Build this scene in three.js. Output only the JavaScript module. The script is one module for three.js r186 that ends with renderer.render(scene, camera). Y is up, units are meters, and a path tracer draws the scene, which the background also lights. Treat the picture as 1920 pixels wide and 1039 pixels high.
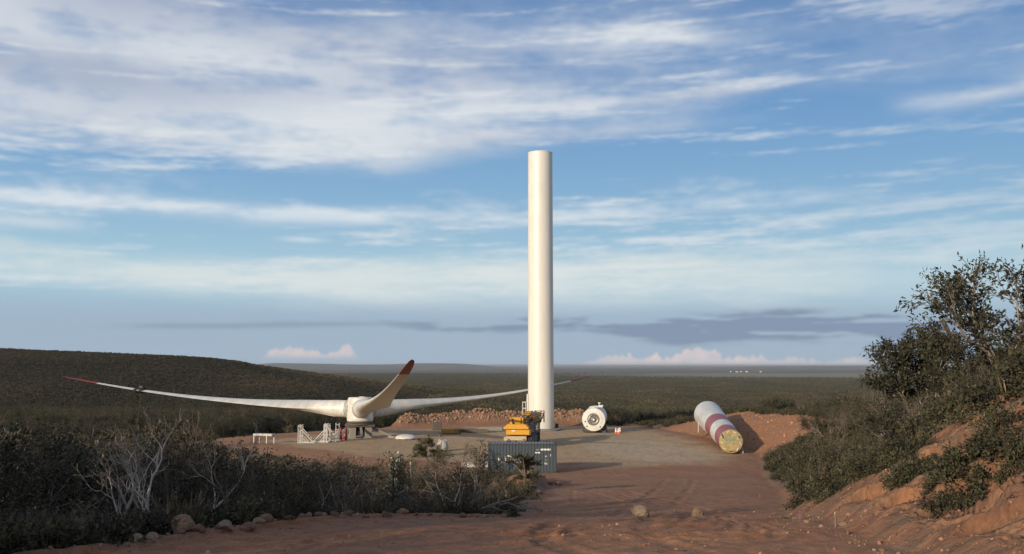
import * as THREE from 'three';
import { mergeGeometries } from 'three/addons/utils/BufferGeometryUtils.js';

// ---------------------------------------------------------------- camera, sky, sun, exposure
const scene = new THREE.Scene();
const EYE = 10.2, PITCH = THREE.MathUtils.degToRad(5.087);
const camera = new THREE.PerspectiveCamera(31.4, 1920 / 1039, 0.3, 60000);
camera.position.set(0, EYE, 0);
camera.rotation.x = PITCH;
scene.add(camera);

const renderer = new THREE.WebGLRenderer({ antialias: true });
renderer.toneMapping = THREE.LinearToneMapping;
renderer.toneMappingExposure = 1.0;
renderer.shadowMap.enabled = true;

// the sun stands low, behind the camera and to its left: shadows run to the right and away
const SUN_EL = 13.5, SUN_TO = new THREE.Vector3(-0.62, 0, 0.785).normalize().multiplyScalar(Math.cos(SUN_EL * Math.PI / 180)).setY(Math.sin(SUN_EL * Math.PI / 180));
const sun = new THREE.DirectionalLight(new THREE.Color().setRGB(1.0, 0.84, 0.62), 4.6);
sun.position.copy(SUN_TO).multiplyScalar(400).add(new THREE.Vector3(0, 0, -110));
sun.target.position.set(0, 0, -110);
sun.castShadow = true;
sun.shadow.mapSize.set(4096, 4096);
Object.assign(sun.shadow.camera, { left: -150, right: 150, top: 150, bottom: -150, near: 1, far: 900 });
scene.add(sun, sun.target);

// ---------------------------------------------------------------- numbers: seeded random, noise, curves
function rng(seed) { let a = seed >>> 0; return () => { a |= 0; a = a + 0x6D2B79F5 | 0; let t = Math.imul(a ^ a >>> 15, 1 | a); t = t + Math.imul(t ^ t >>> 7, 61 | t) ^ t; return ((t ^ t >>> 14) >>> 0) / 4294967296; }; }
const PERM = new Uint8Array(512);
{ const r = rng(77), p = [...Array(256).keys()]; for (let i = 255; i > 0; i--) { const j = Math.floor(r() * (i + 1)); [p[i], p[j]] = [p[j], p[i]]; } for (let i = 0; i < 512; i++) PERM[i] = p[i & 255]; }
const fade = (t) => t * t * t * (t * (t * 6 - 15) + 10);
const GX = [], GY = []; for (let i = 0; i < 256; i++) { const a = i * 2.399963; GX.push(Math.cos(a)); GY.push(Math.sin(a)); }
function noise2(x, y, wrap = 256) {
  const fx = Math.floor(x), fy = Math.floor(y), u = x - fx, v = y - fy, w = (n) => ((n % wrap) + wrap) % wrap & 255;
  const x0 = w(fx), x1 = w(fx + 1), y0 = w(fy), y1 = w(fy + 1);
  const a = PERM[PERM[x0] + y0], b = PERM[PERM[x1] + y0], c = PERM[PERM[x0] + y1], d = PERM[PERM[x1] + y1], s = fade(u), t = fade(v);
  const p = GX[a] * u + GY[a] * v, q = GX[b] * (u - 1) + GY[b] * v, m = GX[c] * u + GY[c] * (v - 1), n = GX[d] * (u - 1) + GY[d] * (v - 1);
  const e = p + s * (q - p), f = m + s * (n - m);
  return (e + t * (f - e)) * 1.5;
}
function g3(h, x, y, z) { h &= 15; const u = h < 8 ? x : y, v = h < 4 ? y : h === 12 || h === 14 ? x : z; return ((h & 1) ? -u : u) + ((h & 2) ? -v : v); }
function noise3(x, y, z) {
  const X = Math.floor(x), Y = Math.floor(y), Z = Math.floor(z), i = X & 255, j = Y & 255, k = Z & 255; x -= X; y -= Y; z -= Z;
  const u = fade(x), v = fade(y), w = fade(z), A = PERM[i] + j, AA = PERM[A & 511] + k, AB = PERM[(A + 1) & 511] + k, B = PERM[i + 1] + j, BA = PERM[B & 511] + k, BB = PERM[(B + 1) & 511] + k;
  const l = (t, a, b) => a + t * (b - a), P = (n) => PERM[n & 511];
  return l(w, l(v, l(u, g3(P(AA), x, y, z), g3(P(BA), x - 1, y, z)), l(u, g3(P(AB), x, y - 1, z), g3(P(BB), x - 1, y - 1, z))),
    l(v, l(u, g3(P(AA + 1), x, y, z - 1), g3(P(BA + 1), x - 1, y, z - 1)), l(u, g3(P(AB + 1), x, y - 1, z - 1), g3(P(BB + 1), x - 1, y - 1, z - 1))));
}
function fbm2(x, y, oct = 4, wrap = 256) { let s = 0, a = 0.5; for (let i = 0; i < oct; i++) { s += a * noise2(x, y, wrap); x = x * 2 + (wrap < 256 ? 0 : 17.3); y = y * 2 + (wrap < 256 ? 0 : 9.1); a *= 0.5; if (wrap < 256) wrap *= 2; } return s; }
const clamp = (x, a = 0, b = 1) => x < a ? a : x > b ? b : x;
const lerp = (a, b, t) => a + (b - a) * t;
const sstep = (a, b, x) => { const t = clamp((x - a) / (b - a)); return t * t * (3 - 2 * t); };
function curve(pts) {                                    // monotone cubic through [x, y] points
  const n = pts.length, X = pts.map((p) => p[0]), Y = pts.map((p) => p[1]), d = [], m = [];
  for (let i = 0; i < n - 1; i++) d.push((Y[i + 1] - Y[i]) / (X[i + 1] - X[i]));
  m[0] = d[0]; m[n - 1] = d[n - 2];
  for (let i = 1; i < n - 1; i++) m[i] = d[i - 1] * d[i] <= 0 ? 0 : 2 / (1 / d[i - 1] + 1 / d[i]);
  return (x) => {
    if (x <= X[0]) return Y[0]; if (x >= X[n - 1]) return Y[n - 1];
    let i = 0; while (x > X[i + 1]) i++;
    const h = X[i + 1] - X[i], t = (x - X[i]) / h, t2 = t * t, t3 = t2 * t;
    return (2 * t3 - 3 * t2 + 1) * Y[i] + (t3 - 2 * t2 + t) * h * m[i] + (-2 * t3 + 3 * t2) * Y[i + 1] + (t3 - t2) * h * m[i + 1];
  };
}
const srgb = (r, g, b) => [r, g, b].map((c) => { c /= 255; return c <= 0.04045 ? c / 12.92 : ((c + 0.055) / 1.055) ** 2.4; });

// ---------------------------------------------------------------- the sky: clear air with veils of cirrus, all the way round
{
  const W = 4096, H = 2048, data = new Float32Array(W * H * 4);
  const stops = [[0, 168, 185, 198], [2, 162, 185, 201], [5, 166, 200, 217], [9, 140, 180, 211], [13, 120, 163, 205], [20, 88, 133, 185], [35, 76, 106, 146], [60, 74, 98, 130], [90, 72, 94, 123]];
  const air = [1, 2, 3].map((c) => curve(stops.map((s) => [s[0], srgb(s[1], s[2], s[3])[c - 1]])));
  const veil = srgb(226, 230, 233), veilShade = srgb(180, 188, 205), cream = srgb(222, 228, 226), slate = srgb(118, 134, 158), haze = srgb(160, 178, 198), pink = srgb(222, 206, 203), white = srgb(226, 232, 236);
  const lowEdge = curve([[-32, 11.3], [-20, 11.4], [-13, 11.1], [-8, 10.5], [-3, 11.3], [3, 12.2], [9, 13.0], [16, 14.6], [32, 13.8]]);
  const bankAmount = curve([[-32, 1.1], [-12, 1.05], [-4, 0.92], [2, 0.72], [10, 0.5], [18, 0.3], [32, 0.25]]);
  const bandHeight = curve([[-32, 8.7], [-14, 8.6], [0, 8.45], [8, 8.9], [15, 9.25], [24, 8.9], [32, 8.9]]), bandAmount = curve([[-32, 0.95], [-14, 0.85], [-3, 0.75], [4, 0.85], [14, 0.8], [19, 0.45], [23, 0.05], [32, 0]]);
  const creamAmount = curve([[-32, 0.72], [-10, 0.8], [2, 0.72], [14, 0.6], [24, 0.28], [32, 0.2]]);
  const darkTop = curve([[-32, 0], [-9, 0], [-5, 0.35], [0, 0.45], [4, 0.55], [7, 0.75], [11, 1.15], [15, 1.15], [19, 1.2], [23, 0.8], [26, 0.4], [32, 0.15]]);
  const cumulus = curve([[-32, 0], [-14.6, 0], [-13.2, 0.75], [-11, 0.6], [-9.6, 0.7], [-8.6, 0], [3.2, 0], [5, 0.75], [7, 0.7], [9, 0.95], [11.2, 0.75], [13, 0.6], [17, 0.5], [20.5, 0.45], [22, 0.4], [32, 0.3]]);
  const scratch = new Float64Array(3), sunAz = Math.atan2(SUN_TO.x, -SUN_TO.z);
  const mix = (c, k) => { for (let i = 0; i < 3; i++) scratch[i] += (c[i] - scratch[i]) * k; };
  for (let row = H / 2; row < H; row++) {
    const el = ((row + 0.5) / H - 0.5) * 180, cosEl = Math.cos(el * Math.PI / 180);
    const base = air.map((f) => f(el));
    for (let col = 0; col < W; col++) {
      const round = ((col + 0.5) / W - 0.5) * 2 * Math.PI, dx = Math.cos(round), dz = Math.sin(round);
      const az = Math.atan2(dx, -dz) * 180 / Math.PI, rx = dx * 57.3, rz = dz * 57.3;
      const N = (f, g, o) => noise3(rx * f + o, el * g + o * 1.7, rz * f - o);
      scratch[0] = base[0]; scratch[1] = base[1]; scratch[2] = base[2];
      // beyond the picture the same layers go on, thicker and thinner by chance
      const out = sstep(26, 40, Math.abs(az)), chance = clamp(0.5 + 0.9 * N(0.022, 0.02, 3.3));
      const warp = 1.5 * N(0.06, 0.16, 11) + 0.6 * N(0.2, 0.5, 15);
      const e = el + warp * 0.6;
      const fine = 0.55 * N(0.16, 0.75, 21) + 0.3 * N(0.35, 1.9, 31) + 0.22 * N(0.9, 3.6, 41) + 0.12 * N(2.0, 6.5, 51), puff = 0.5 * N(0.24, 0.5, 61) + 0.3 * N(0.6, 1.2, 71) + 0.16 * N(1.4, 2.6, 81);
      // high veil
      if (el > 8) {
        const amount = lerp(bankAmount(az), 0.2 + 0.75 * chance, out), edge = lerp(lowEdge(az), 11.5 + 2 * N(0.04, 0, 7), out);
        const top = 1 - 0.75 * sstep(17.5, 21.5, e + 2.2 * N(0.07, 0.2, 95) - (az < -14 ? 2.5 * sstep(-13, -20, az) : 0)) * (1 - 0.4 * out) - 0.15 * sstep(30, 60, el);
        const body = sstep(edge - 0.2, edge + 1.5 + 1.2 * Math.max(0, fine), e * 0.35 + el * 0.65 + 0.5 * fine);
        const right = sstep(-3, 5, az) * (1 - out);
        let k = amount * body * top * clamp(0.86 + 0.6 * fine + 0.5 * puff - 0.22 * right);
        // drawn-out streaks over the right half
        const st = (c, w, a) => a * Math.exp(-(((el + 0.35 * warp * 0.5 - c) / w) ** 2)) * clamp(0.7 + 0.9 * fine);
        if (out < 1) k += (1 - out) * (sstep(-6, 2, az) * sstep(24, 12, az) * st(14.7 + 0.062 * az, 0.33, 0.5) + sstep(-8, 0, az) * sstep(17, 6, az) * st(13.1 + 0.05 * az, 0.42, 0.45)
          + sstep(20.5, 24, az) * st(14.1 + 0.03 * (az - 22), 0.5, 0.75) + sstep(0.5, 3.5, az) * sstep(13.5, 9, az) * st(18.9 - 0.12 * (az - 6), 0.9, 0.6));
        k = clamp(k, 0, 0.95);
        const shade = clamp(0.55 + 0.9 * N(0.05, 0.34, 111) + 0.25 * puff - 0.35 * Math.exp(-(((el - 15.6) / 1.1) ** 2)) * sstep(2, -10, az) * (1 - out));
        mix([0, 1, 2].map((i) => lerp(veilShade[i], veil[i], shade)), k * 0.92);
      }
      // thin combed streaks over the whole sky
      if (el > 4) {
        const tilt = el - 0.035 * az * (1 - out), comb = 0.6 * noise3(rx * 0.045 + 3, tilt * 0.62 + 0.5 * warp, rz * 0.045) + 0.42 * noise3(rx * 0.11 + 7, tilt * 1.5 + 0.6 * warp, rz * 0.11) + 0.3 * noise3(rx * 0.28, tilt * 3.4 + 9, rz * 0.28) + 0.2 * noise3(rx * 0.8, tilt * 7 + 4, rz * 0.8);
        mix(veil, 0.72 * sstep(-0.04, 0.6, comb + 0.12 * noise3(rx * 1.9, tilt * 11, rz * 1.9) + 0.1 * puff) * (1 - 0.45 * sstep(12, 26, az) * (1 - out)) * (1 - 0.5 * sstep(30, 70, el)));
      }
      // the white band and its wisps
      if (el > 5.5 && el < 13) {
        const amount = lerp(bandAmount(az), 0.75 * chance, out), at = lerp(bandHeight(az), 8.7 + N(0.05, 0, 5), out) + 0.12 * warp;
        const up = el > at, k = amount * Math.exp(-(((el - at) / (up ? 0.5 + 0.9 * Math.max(0, puff + fine) + 0.25 * N(0.07, 0, 171) : 0.5 + 0.25 * N(0.11, 0, 173))) ** 2)) * clamp(0.72 + 1.1 * fine + 0.5 * N(0.08, 0.6, 175));
        mix(white, clamp(k * 0.9));
        const wisp = (1 - out) * Math.exp(-(((az + 20.8) / 3.4) ** 2)) * sstep(8.9, 9.3, el) * sstep(10.7, 9.4, el + 0.7 * puff) * clamp(0.35 + 0.9 * puff + 0.4 * fine);
        mix(veil, clamp(wisp * 0.8));
        mix(white, (1 - out) * 0.55 * Math.exp(-(((az + 12.1) / 1.2) ** 2)) * Math.exp(-(((el - 7.12 - 0.1 * puff) / 0.16) ** 2)));
        mix(veil, (1 - out) * 0.5 * sstep(-22, -26, az) * Math.exp(-(((el - 7.5 - 0.3 * fine) / 0.35) ** 2)));
      }
      // the pale sheet low down
      if (el < 8.5) {
        const amount = lerp(creamAmount(az), 0.3 + 0.5 * chance, out), lower = lerp(3.4 + 1.2 * sstep(-8, -26, az), 3.5, out);
        const k = amount * sstep(6.7, 5.4, el - 0.5 * warp - 0.5 * fine) * sstep(lower - 0.9, lower + 0.9, el + 0.3 * fine) * clamp(0.8 + 0.7 * fine);
        mix(cream, clamp(k));
        mix(haze, 0.75 * sstep(4.2, 2.2, el + 0.4 * warp) * clamp(0.8 + 0.3 * fine));
      }
      // slate bars near the horizon
      if (el < 5) {
        const bar = lerp(darkTop(az), 0.7 * chance, out), mid = lerp(2.25 - 0.012 * az + 0.15 * Math.sin(az * 0.5), 2.3, out);
        const lumpy = el > mid ? 0.45 * puff : 0.1 * puff;
        const k = bar <= 0.01 ? 0 : sstep(bar * 0.9 + 0.1, bar * 0.35, Math.abs(el - mid) - lumpy - 0.35 * fine) * clamp(0.72 + 1.9 * N(0.1, 1.7, 131) + 1.7 * N(0.34, 3.6, 133) + 0.6 * N(1.1, 5, 135)) * Math.min(1, bar * 1.6);
        mix(slate, clamp(k * 0.95));
        const thin = (1 - out) * 0.4 * sstep(-3.5, -6, az) * sstep(-24, -19, az) * Math.exp(-(((el - 2.25 - 0.02 * (az + 12) - 0.12 * fine) / 0.16) ** 2)) * clamp(0.6 + 2.2 * N(0.15, 0.4, 141));
        mix(slate, clamp(thin));
      }
      // small heaped clouds sitting on the horizon
      if (el < 2.2) {
        const heap = lerp(cumulus(az), 0.4 * chance, out), floor = az < -5 ? 0.45 : 0.02, lump = heap * (0.75 + 0.75 * N(0.9, 0, 151) + 0.4 * N(2.3, 0, 153) + 0.22 * N(5.5, 0.5, 155));
        const k = heap <= 0.01 ? 0 : sstep(0, 0.16, floor + lump + 0.12 * N(3.6, 3.6, 157) - el) * sstep(floor - 0.25, floor + 0.25, el) * Math.min(1, heap * 1.8);
        mix(pink, clamp(k * (0.6 + 0.35 * N(1.3, 1.8, 161) + 0.12)));
      }
      // brighter and warmer towards the sun, as everywhere in clear air
      const cosSun = dx * cosEl * SUN_TO.x + Math.sin(el * Math.PI / 180) * SUN_TO.y + dz * cosEl * SUN_TO.z, glow = 0.35 * Math.exp((cosSun - 1) * 6) + 0.5 * Math.exp((cosSun - 1) * 60);
      const at = (row * W + col) * 4;
      data[at] = scratch[0] + glow * 1.0; data[at + 1] = scratch[1] + glow * 0.8; data[at + 2] = scratch[2] + glow * 0.55; data[at + 3] = 1;
    }
  }
  const ground = srgb(92, 78, 64);
  for (let at = 0; at < (H / 2) * W * 4; at += 4) { data[at] = ground[0]; data[at + 1] = ground[1]; data[at + 2] = ground[2]; data[at + 3] = 1; }
  const sky = new THREE.DataTexture(data, W, H, THREE.RGBAFormat, THREE.FloatType);
  sky.mapping = THREE.EquirectangularReflectionMapping;
  sky.magFilter = sky.minFilter = THREE.LinearFilter;
  sky.needsUpdate = true;
  scene.background = sky;
  scene.environment = sky;
}
// ---------------------------------------------------------------- the land: heights (x to the right, D metres ahead)
const drop = curve([[-60, 0.2], [0, 1.7], [16, 3.06], [26, 3.95], [30, 4.75], [36, 5.6], [42, 6.2], [56, 7.35], [72, 8.55], [88, 9.5], [109, 9.8], [140, 10.2], [166, 10.7], [182, 10.95]]);
const roadY = (D) => EYE - drop(D);
const OUTLINE = [[-13, -2], [-6.6, 16.7], [-5.7, 20], [-3.7, 25.2], [-0.3, 27], [0.7, 43], [1.8, 60], [2.6, 72], [0, 81], [-7, 87], [-18, 97], [-35, 121], [-42, 131], [-37, 147], [-26, 167], [-10, 178], [10, 180], [24, 174], [26.5, 150], [27.5, 130], [27, 110], [21.8, 88], [15.8, 60], [11, 41], [8.4, 31], [7.1, 24], [6.4, 17], [5.5, 0], [5.5, -40], [-13, -40]];
function outside(x, D) {                                 // metres outside the graded ground; negative inside
  let best = 1e9, inside = false;
  for (let i = 0, j = OUTLINE.length - 1; i < OUTLINE.length; j = i++) {
    const ax = OUTLINE[j][0], ay = OUTLINE[j][1], bx = OUTLINE[i][0], by = OUTLINE[i][1], ex = bx - ax, ey = by - ay;
    const t = clamp(((x - ax) * ex + (D - ay) * ey) / (ex * ex + ey * ey)), qx = x - ax - t * ex, qy = D - ay - t * ey, q = qx * qx + qy * qy;
    if (q < best) best = q;
    if ((ay > D) !== (by > D) && x < ex * (D - ay) / ey + ax) inside = !inside;
  }
  return inside ? -Math.sqrt(best) : Math.sqrt(best);
}
const plainY = curve([[150, 0], [180, -0.6], [195, -1.6], [220, -4], [300, -14], [500, -35], [900, -58], [1400, -69], [2200, -72], [6000, -74], [30000, -74]]);
const leftLow = curve([[150, -0.6], [200, -2.5], [300, -7], [400, -10.5], [600, -16], [900, -24], [1250, -32], [2000, -60], [3000, -73], [9000, -74]]);
const crestY = curve([[-2600, 62], [-900, 41], [-650, 29.5], [-398, 18], [-350, 13], [-325, 7.5], [-285, 0], [-230, -9], [-150, -24], [0, -44], [150, -57], [300, -65], [450, -69], [700, -72]]);
const hillRise = (D) => sstep(420, 1250, D) * sstep(3700, 1450, D);
const capY = curve([[0, 15], [28, 14.2], [45, 11.2], [60, 8.4], [70, 6.7], [85, 5.6], [100, 4.9], [120, 3.9], [140, 3.6], [155, 3.0], [170, 1.2], [185, -1], [230, -5.5], [300, -15], [500, -36], [900, -58], [1400, -69], [6000, -74]]);
const bankSlope = curve([[0, 0.55], [25, 0.6], [60, 0.6], [90, 0.5], [120, 0.4], [150, 0.34], [180, 0.3]]);
const leftShare = (x, D) => { const t = clamp((D - 200) / 1050), a = lerp(-2, 40, t), b = lerp(-48, -300, t); return sstep(a, b, x + 12 * noise2(D * 0.01, 3.3)); };
const hillShare = (x, D) => hillRise(D) * sstep(120, -260, x);
const middle = curve([[0, -2], [26, 3.5], [60, 8.5], [80, 9], [110, 5], [180, 2]]);
const RUTS = [...Array(12).keys()].map((k) => { const a = (k * 0.618) % 1, b = (k * 0.377) % 1, w = k % 2 ? 0.08 : 0.13, p = [[-9 + 5 * a, 12 + 5 * b], [-3 + 3 * b, 16.5 + 4 * a], [2 + 3 * a, 19 + 5 * b], [4.5 + 3 * b, 26 + 3 * a], [3 + 6 * a, 44], [4 + 6 * b, 66]]; return Object.assign(k % 3 ? p.slice(0, 4) : p, { w }); });
const TRACKS = [[[-14, 13], [-4, 16.2], [3, 19.5], [9, 21]], [[-13, 15.4], [-3.4, 18.3], [3, 21.6], [9, 23.6]], [[-5, 19], [0, 21.6], [5, 26], [7, 34], [6, 48], [4.6, 62]], [[-3.5, 18], [2, 20.6], [7, 25.2], [9.2, 34], [8.4, 48], [7, 62]], [[2, 14], [0.6, 19], [1.6, 26], [4, 40], [8, 58], [12, 78]], [[4, 14], [2.7, 19], [3.6, 26], [6, 40], [10, 58], [14.2, 78]], ...RUTS].map((t) => {
  const c = new THREE.CatmullRomCurve3(t.map(([x, d]) => new THREE.Vector3(x, 0, d))); return Object.assign(c.getPoints(40), { w: t.w ?? 0.22 });
});
function trackDepth(x, D) {
  if (D > 82 || D < 9) return 0;
  let s = 0;
  for (const t of TRACKS) {
    let best = 1e9;
    for (let i = 0; i < t.length - 1; i++) {
      const a = t[i], b = t[i + 1], ex = b.x - a.x, ez = b.z - a.z, k = clamp(((x - a.x) * ex + (D - a.z) * ez) / (ex * ex + ez * ez)), q = (x - a.x - k * ex) ** 2 + (D - a.z - k * ez) ** 2;
      if (q < best) best = q;
    }
    if (best < 1) { const r = Math.sqrt(best), w = t.w; s += -0.2 * w * Math.exp(-((r / w) ** 4)) + 0.13 * w * Math.exp(-(((r - 1.65 * w) / (0.6 * w)) ** 2)); }
  }
  return s * clamp(0.6 + 0.9 * noise2(x * 0.35, D * 0.2));
}
const farHills = curve([[300, 6], [372, 12], [392, 15], [430, 11], [470, 9], [520, 12], [600, 10.5], [680, 8], [740, 9], [790, 11.5], [850, 11], [900, 7], [940, 2], [1100, 0], [1300, 1], [1440, 4], [1600, 5], [1760, 3], [2200, 1]]);
function land(x, D, info) {
  const d = outside(x, D), inY = roadY(D);
  const low = D > 140 ? lerp(plainY(D), leftLow(D), leftShare(x, D)) : 0, far = D > 400 ? lerp(low, Math.max(low, crestY(D > 1250 ? x * 1250 / D : x * (1 + 0.0002 * (1250 - D)))), hillRise(D)) : low;
  const near = roadY(Math.min(D, 182)) - lerp(0.5, 1.5, sstep(30, 62, D)) * sstep(0, 4.5, d) - 0.6 * sstep(8, 30, d) * sstep(35, 60, D);
  let base = D > 140 ? lerp(near, far, sstep(145, 205, D)) : near;
  base += (0.35 * fbm2(x * 0.11, D * 0.11, 3) + 0.12 * noise2(x * 0.6, D * 0.6)) * sstep(0.5, 4, d);
  // the cut bank and the rising ground along the right
  const mid = middle(D), side = sstep(mid, mid + 3, x);
  let rill = 0;
  if (side > 0 && d > 0) {
    const wob = 0.9 * noise2(x * 0.21, D * 0.21), along = D * 0.95 + x * 0.3 + wob, s = bankSlope(D);
    const up = s * d * (1 + 0.16 * noise2(along * 0.35, d * 0.12)), cap = capY(D) + 0.6 * fbm2(x * 0.08, D * 0.08, 3);
    const raw = inY + up, h = raw > cap ? cap : raw > cap - 2 ? cap - (cap - raw) * (cap - raw) / 4 - (cap - raw) * 0 - 0 : raw - 0;
    const soft = raw < cap - 2 ? raw : raw > cap + 2 ? cap : cap - (cap + 2 - raw) * (cap + 2 - raw) / 8;
    const bare = sstep(0.4, 1.6, d) * sstep(62, 48, D) * (0.35 + 0.65 * sstep(8.5, 5.5, d));
    const n1 = noise2(along * 1.05, d * 0.16 + 7), n2 = noise2(along * 2.6, d * 0.3), n3 = noise2(along * 5.7 + 0.6 * d, d * 0.7);
    const crack = (n, w) => Math.max(0, 1 - Math.abs(n) / w); rill = 1.5 * bare * (-0.24 * sstep(0.0, 0.1, n1) - 0.2 * crack(n1, 0.09) - 0.15 * crack(n2, 0.1) - 0.07 * crack(n3, 0.16) + 0.05 * n3 - 0.1 * sstep(0.05, 0.2, noise2(x * 0.8 + 5, D * 0.8)) + 0.12 * fbm2(x * 1.7, D * 1.7, 4));
    base = lerp(base, Math.max(base, soft) + rill + 0.25 * fbm2(x * 0.3, D * 0.3, 3) * sstep(2, 8, d), side);
  }
  // the hillside that the road is cut into rises behind the camera on the left too
  if (x < -8 && D < 22) base += 6.5 * sstep(-13, -30, x) * sstep(20, 2, D + 0.25 * (x + 30)) ;
  // the bank of broken rock pushed up behind the pad
  let heap = 0;
  if (D > 160 && D < 205) heap = sstep(-23, -18, x) * sstep(17, 12, x) * Math.exp(-(((d - 5) / 3.6) ** 2)) * (2.7 + 1.2 * fbm2(x * 0.16, D * 0.1, 3)) * (d > 0 ? 1 : 0.0 + Math.exp(-d * d * 0));
  // spoil along the left edge of the ramp
  const spoil = Math.exp(-(((D - 70) / 9) ** 2)) * Math.exp(-(((d - 1.2) / 1.3) ** 2)) * (x < 4.5 ? 0.9 : 0) + (D < 30 && D > 8 && x < 4 ? 0.14 * Math.exp(-(((d - 0.2) / 0.5) ** 2)) : 0);
  let y = d <= 0 ? inY : lerp(inY, base, sstep(0, side > 0.5 ? 0.8 : 3.2, d));
  if (d > 0) y += heap + spoil; else y += spoil * 0.6 + (heap > 0.05 && d > -3 ? heap : 0);
  if (d < 1) y += trackDepth(x, D) + 0.05 * fbm2(x * 0.5, D * 0.5, 4) + (D < 70 ? 0.02 * noise2(x * 3.1, D * 3.1) : 0) + 0.06 * noise2(x * 0.12, D * 0.12);
  if (D > 1000 || (D > 205 && Math.hypot(x, D) > 500)) y += 2.2 * fbm2(x * 0.004, D * 0.004, 3) * sstep(500, 1500, D);
  if (D > 16000) { const px = 960 + 1848 * x / D; y += 0.75 * farHills(px) * D / 1848 * Math.exp(-(((Math.hypot(x, D) - 27000) / 4500) ** 2)); }
  if (info) { info.d = d; info.side = side; info.heap = heap; info.rill = rill; info.spoil = spoil; info.hill = D > 200 ? hillShare(x, D) : 0; }
  return y;
}
const landAt = (x, D) => land(x, D);
// where a direction of the photograph falls, for laying the place out (pixels of the 1920-wide picture)
const pixelX = (x, y, D) => { const c = Math.cos(PITCH), s = Math.sin(PITCH), dep = D * c + (y - EYE) * s; return 960 + 1848 * x / dep; };
const pixelY = (x, y, D) => { const c = Math.cos(PITCH), s = Math.sin(PITCH), dep = D * c + (y - EYE) * s; return 519.5 - 1848 * ((y - EYE) * c - D * s) / dep; };
const yAtPixel = (py, D) => { const a = Math.atan((519.5 - py) / 1848) + PITCH; return EYE + Math.tan(a) * D; };

// ---------------------------------------------------------------- materials
function tile(size, fn) {
  const data = new Uint8Array(size * size * 4);
  for (let j = 0; j < size; j++) for (let i = 0; i < size; i++) { const c = fn(i / size, j / size), at = (j * size + i) * 4; data[at] = clamp(c[0]) * 255; data[at + 1] = clamp(c[1]) * 255; data[at + 2] = clamp(c[2]) * 255; data[at + 3] = 255; }
  const t = new THREE.DataTexture(data, size, size); t.wrapS = t.wrapT = THREE.RepeatWrapping; t.magFilter = THREE.LinearFilter; t.minFilter = THREE.LinearMipmapLinearFilter; t.generateMipmaps = true; t.needsUpdate = true; return t;
}
const grit = (u, v) => 0.5 * fbm2(u * 16, v * 16, 4, 16) + 0.5 * fbm2(u * 96, v * 96, 2, 96);
const stones = (() => {                                  // pebbles lying on the dirt: little discs in a tile
  const S = 1024, a = new Float32Array(S * S), r = rng(5);
  for (let k = 0; k < 2600; k++) {
    const x = r() * S, y = r() * S, rad = 1.2 + 5.5 * r() ** 4, h = 0.4 + 0.6 * r(), sq = 0.6 + 0.5 * r();
    for (let j = -7; j <= 7; j++) for (let i = -7; i <= 7; i++) { const q = Math.hypot(i, j * sq) / rad; if (q < 1) { const at = ((Math.floor(y + j) + S) % S) * S + (Math.floor(x + i) + S) % S; a[at] = Math.max(a[at], h * Math.sqrt(1 - q * q)); } }
  }
  return (u, v) => a[Math.floor(v * S) % S * S + Math.floor(u * S) % S];
})();
const dirtMap = tile(1024, (u, v) => { const g = 0.84 + 0.34 * grit(u, v), s = stones(u, v), k = g * (1 - 0.2 * s) + 0.26 * s, w = 0.05 * noise2(u * 8, v * 8, 8); return [k + w, k, k - w * 0.6]; });
dirtMap.colorSpace = THREE.SRGBColorSpace;
const dirtBump = tile(1024, (u, v) => { const g = 0.45 + 0.5 * grit(u, v) + 0.5 * stones(u, v); return [g, g, g]; });
const groundMat = new THREE.MeshStandardMaterial({ vertexColors: true, map: dirtMap, bumpMap: dirtBump, bumpScale: 0.02, roughness: 1 });
const bankMat = new THREE.MeshStandardMaterial({ vertexColors: true, map: dirtMap, bumpMap: dirtBump, bumpScale: 0.07, roughness: 1 });
const lin = (r, g, b) => new THREE.Color().setRGB(r, g, b);
const M = (r, g, b, rough = 0.8, more = {}) => new THREE.MeshStandardMaterial({ color: lin(r, g, b), roughness: rough, ...more });

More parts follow.
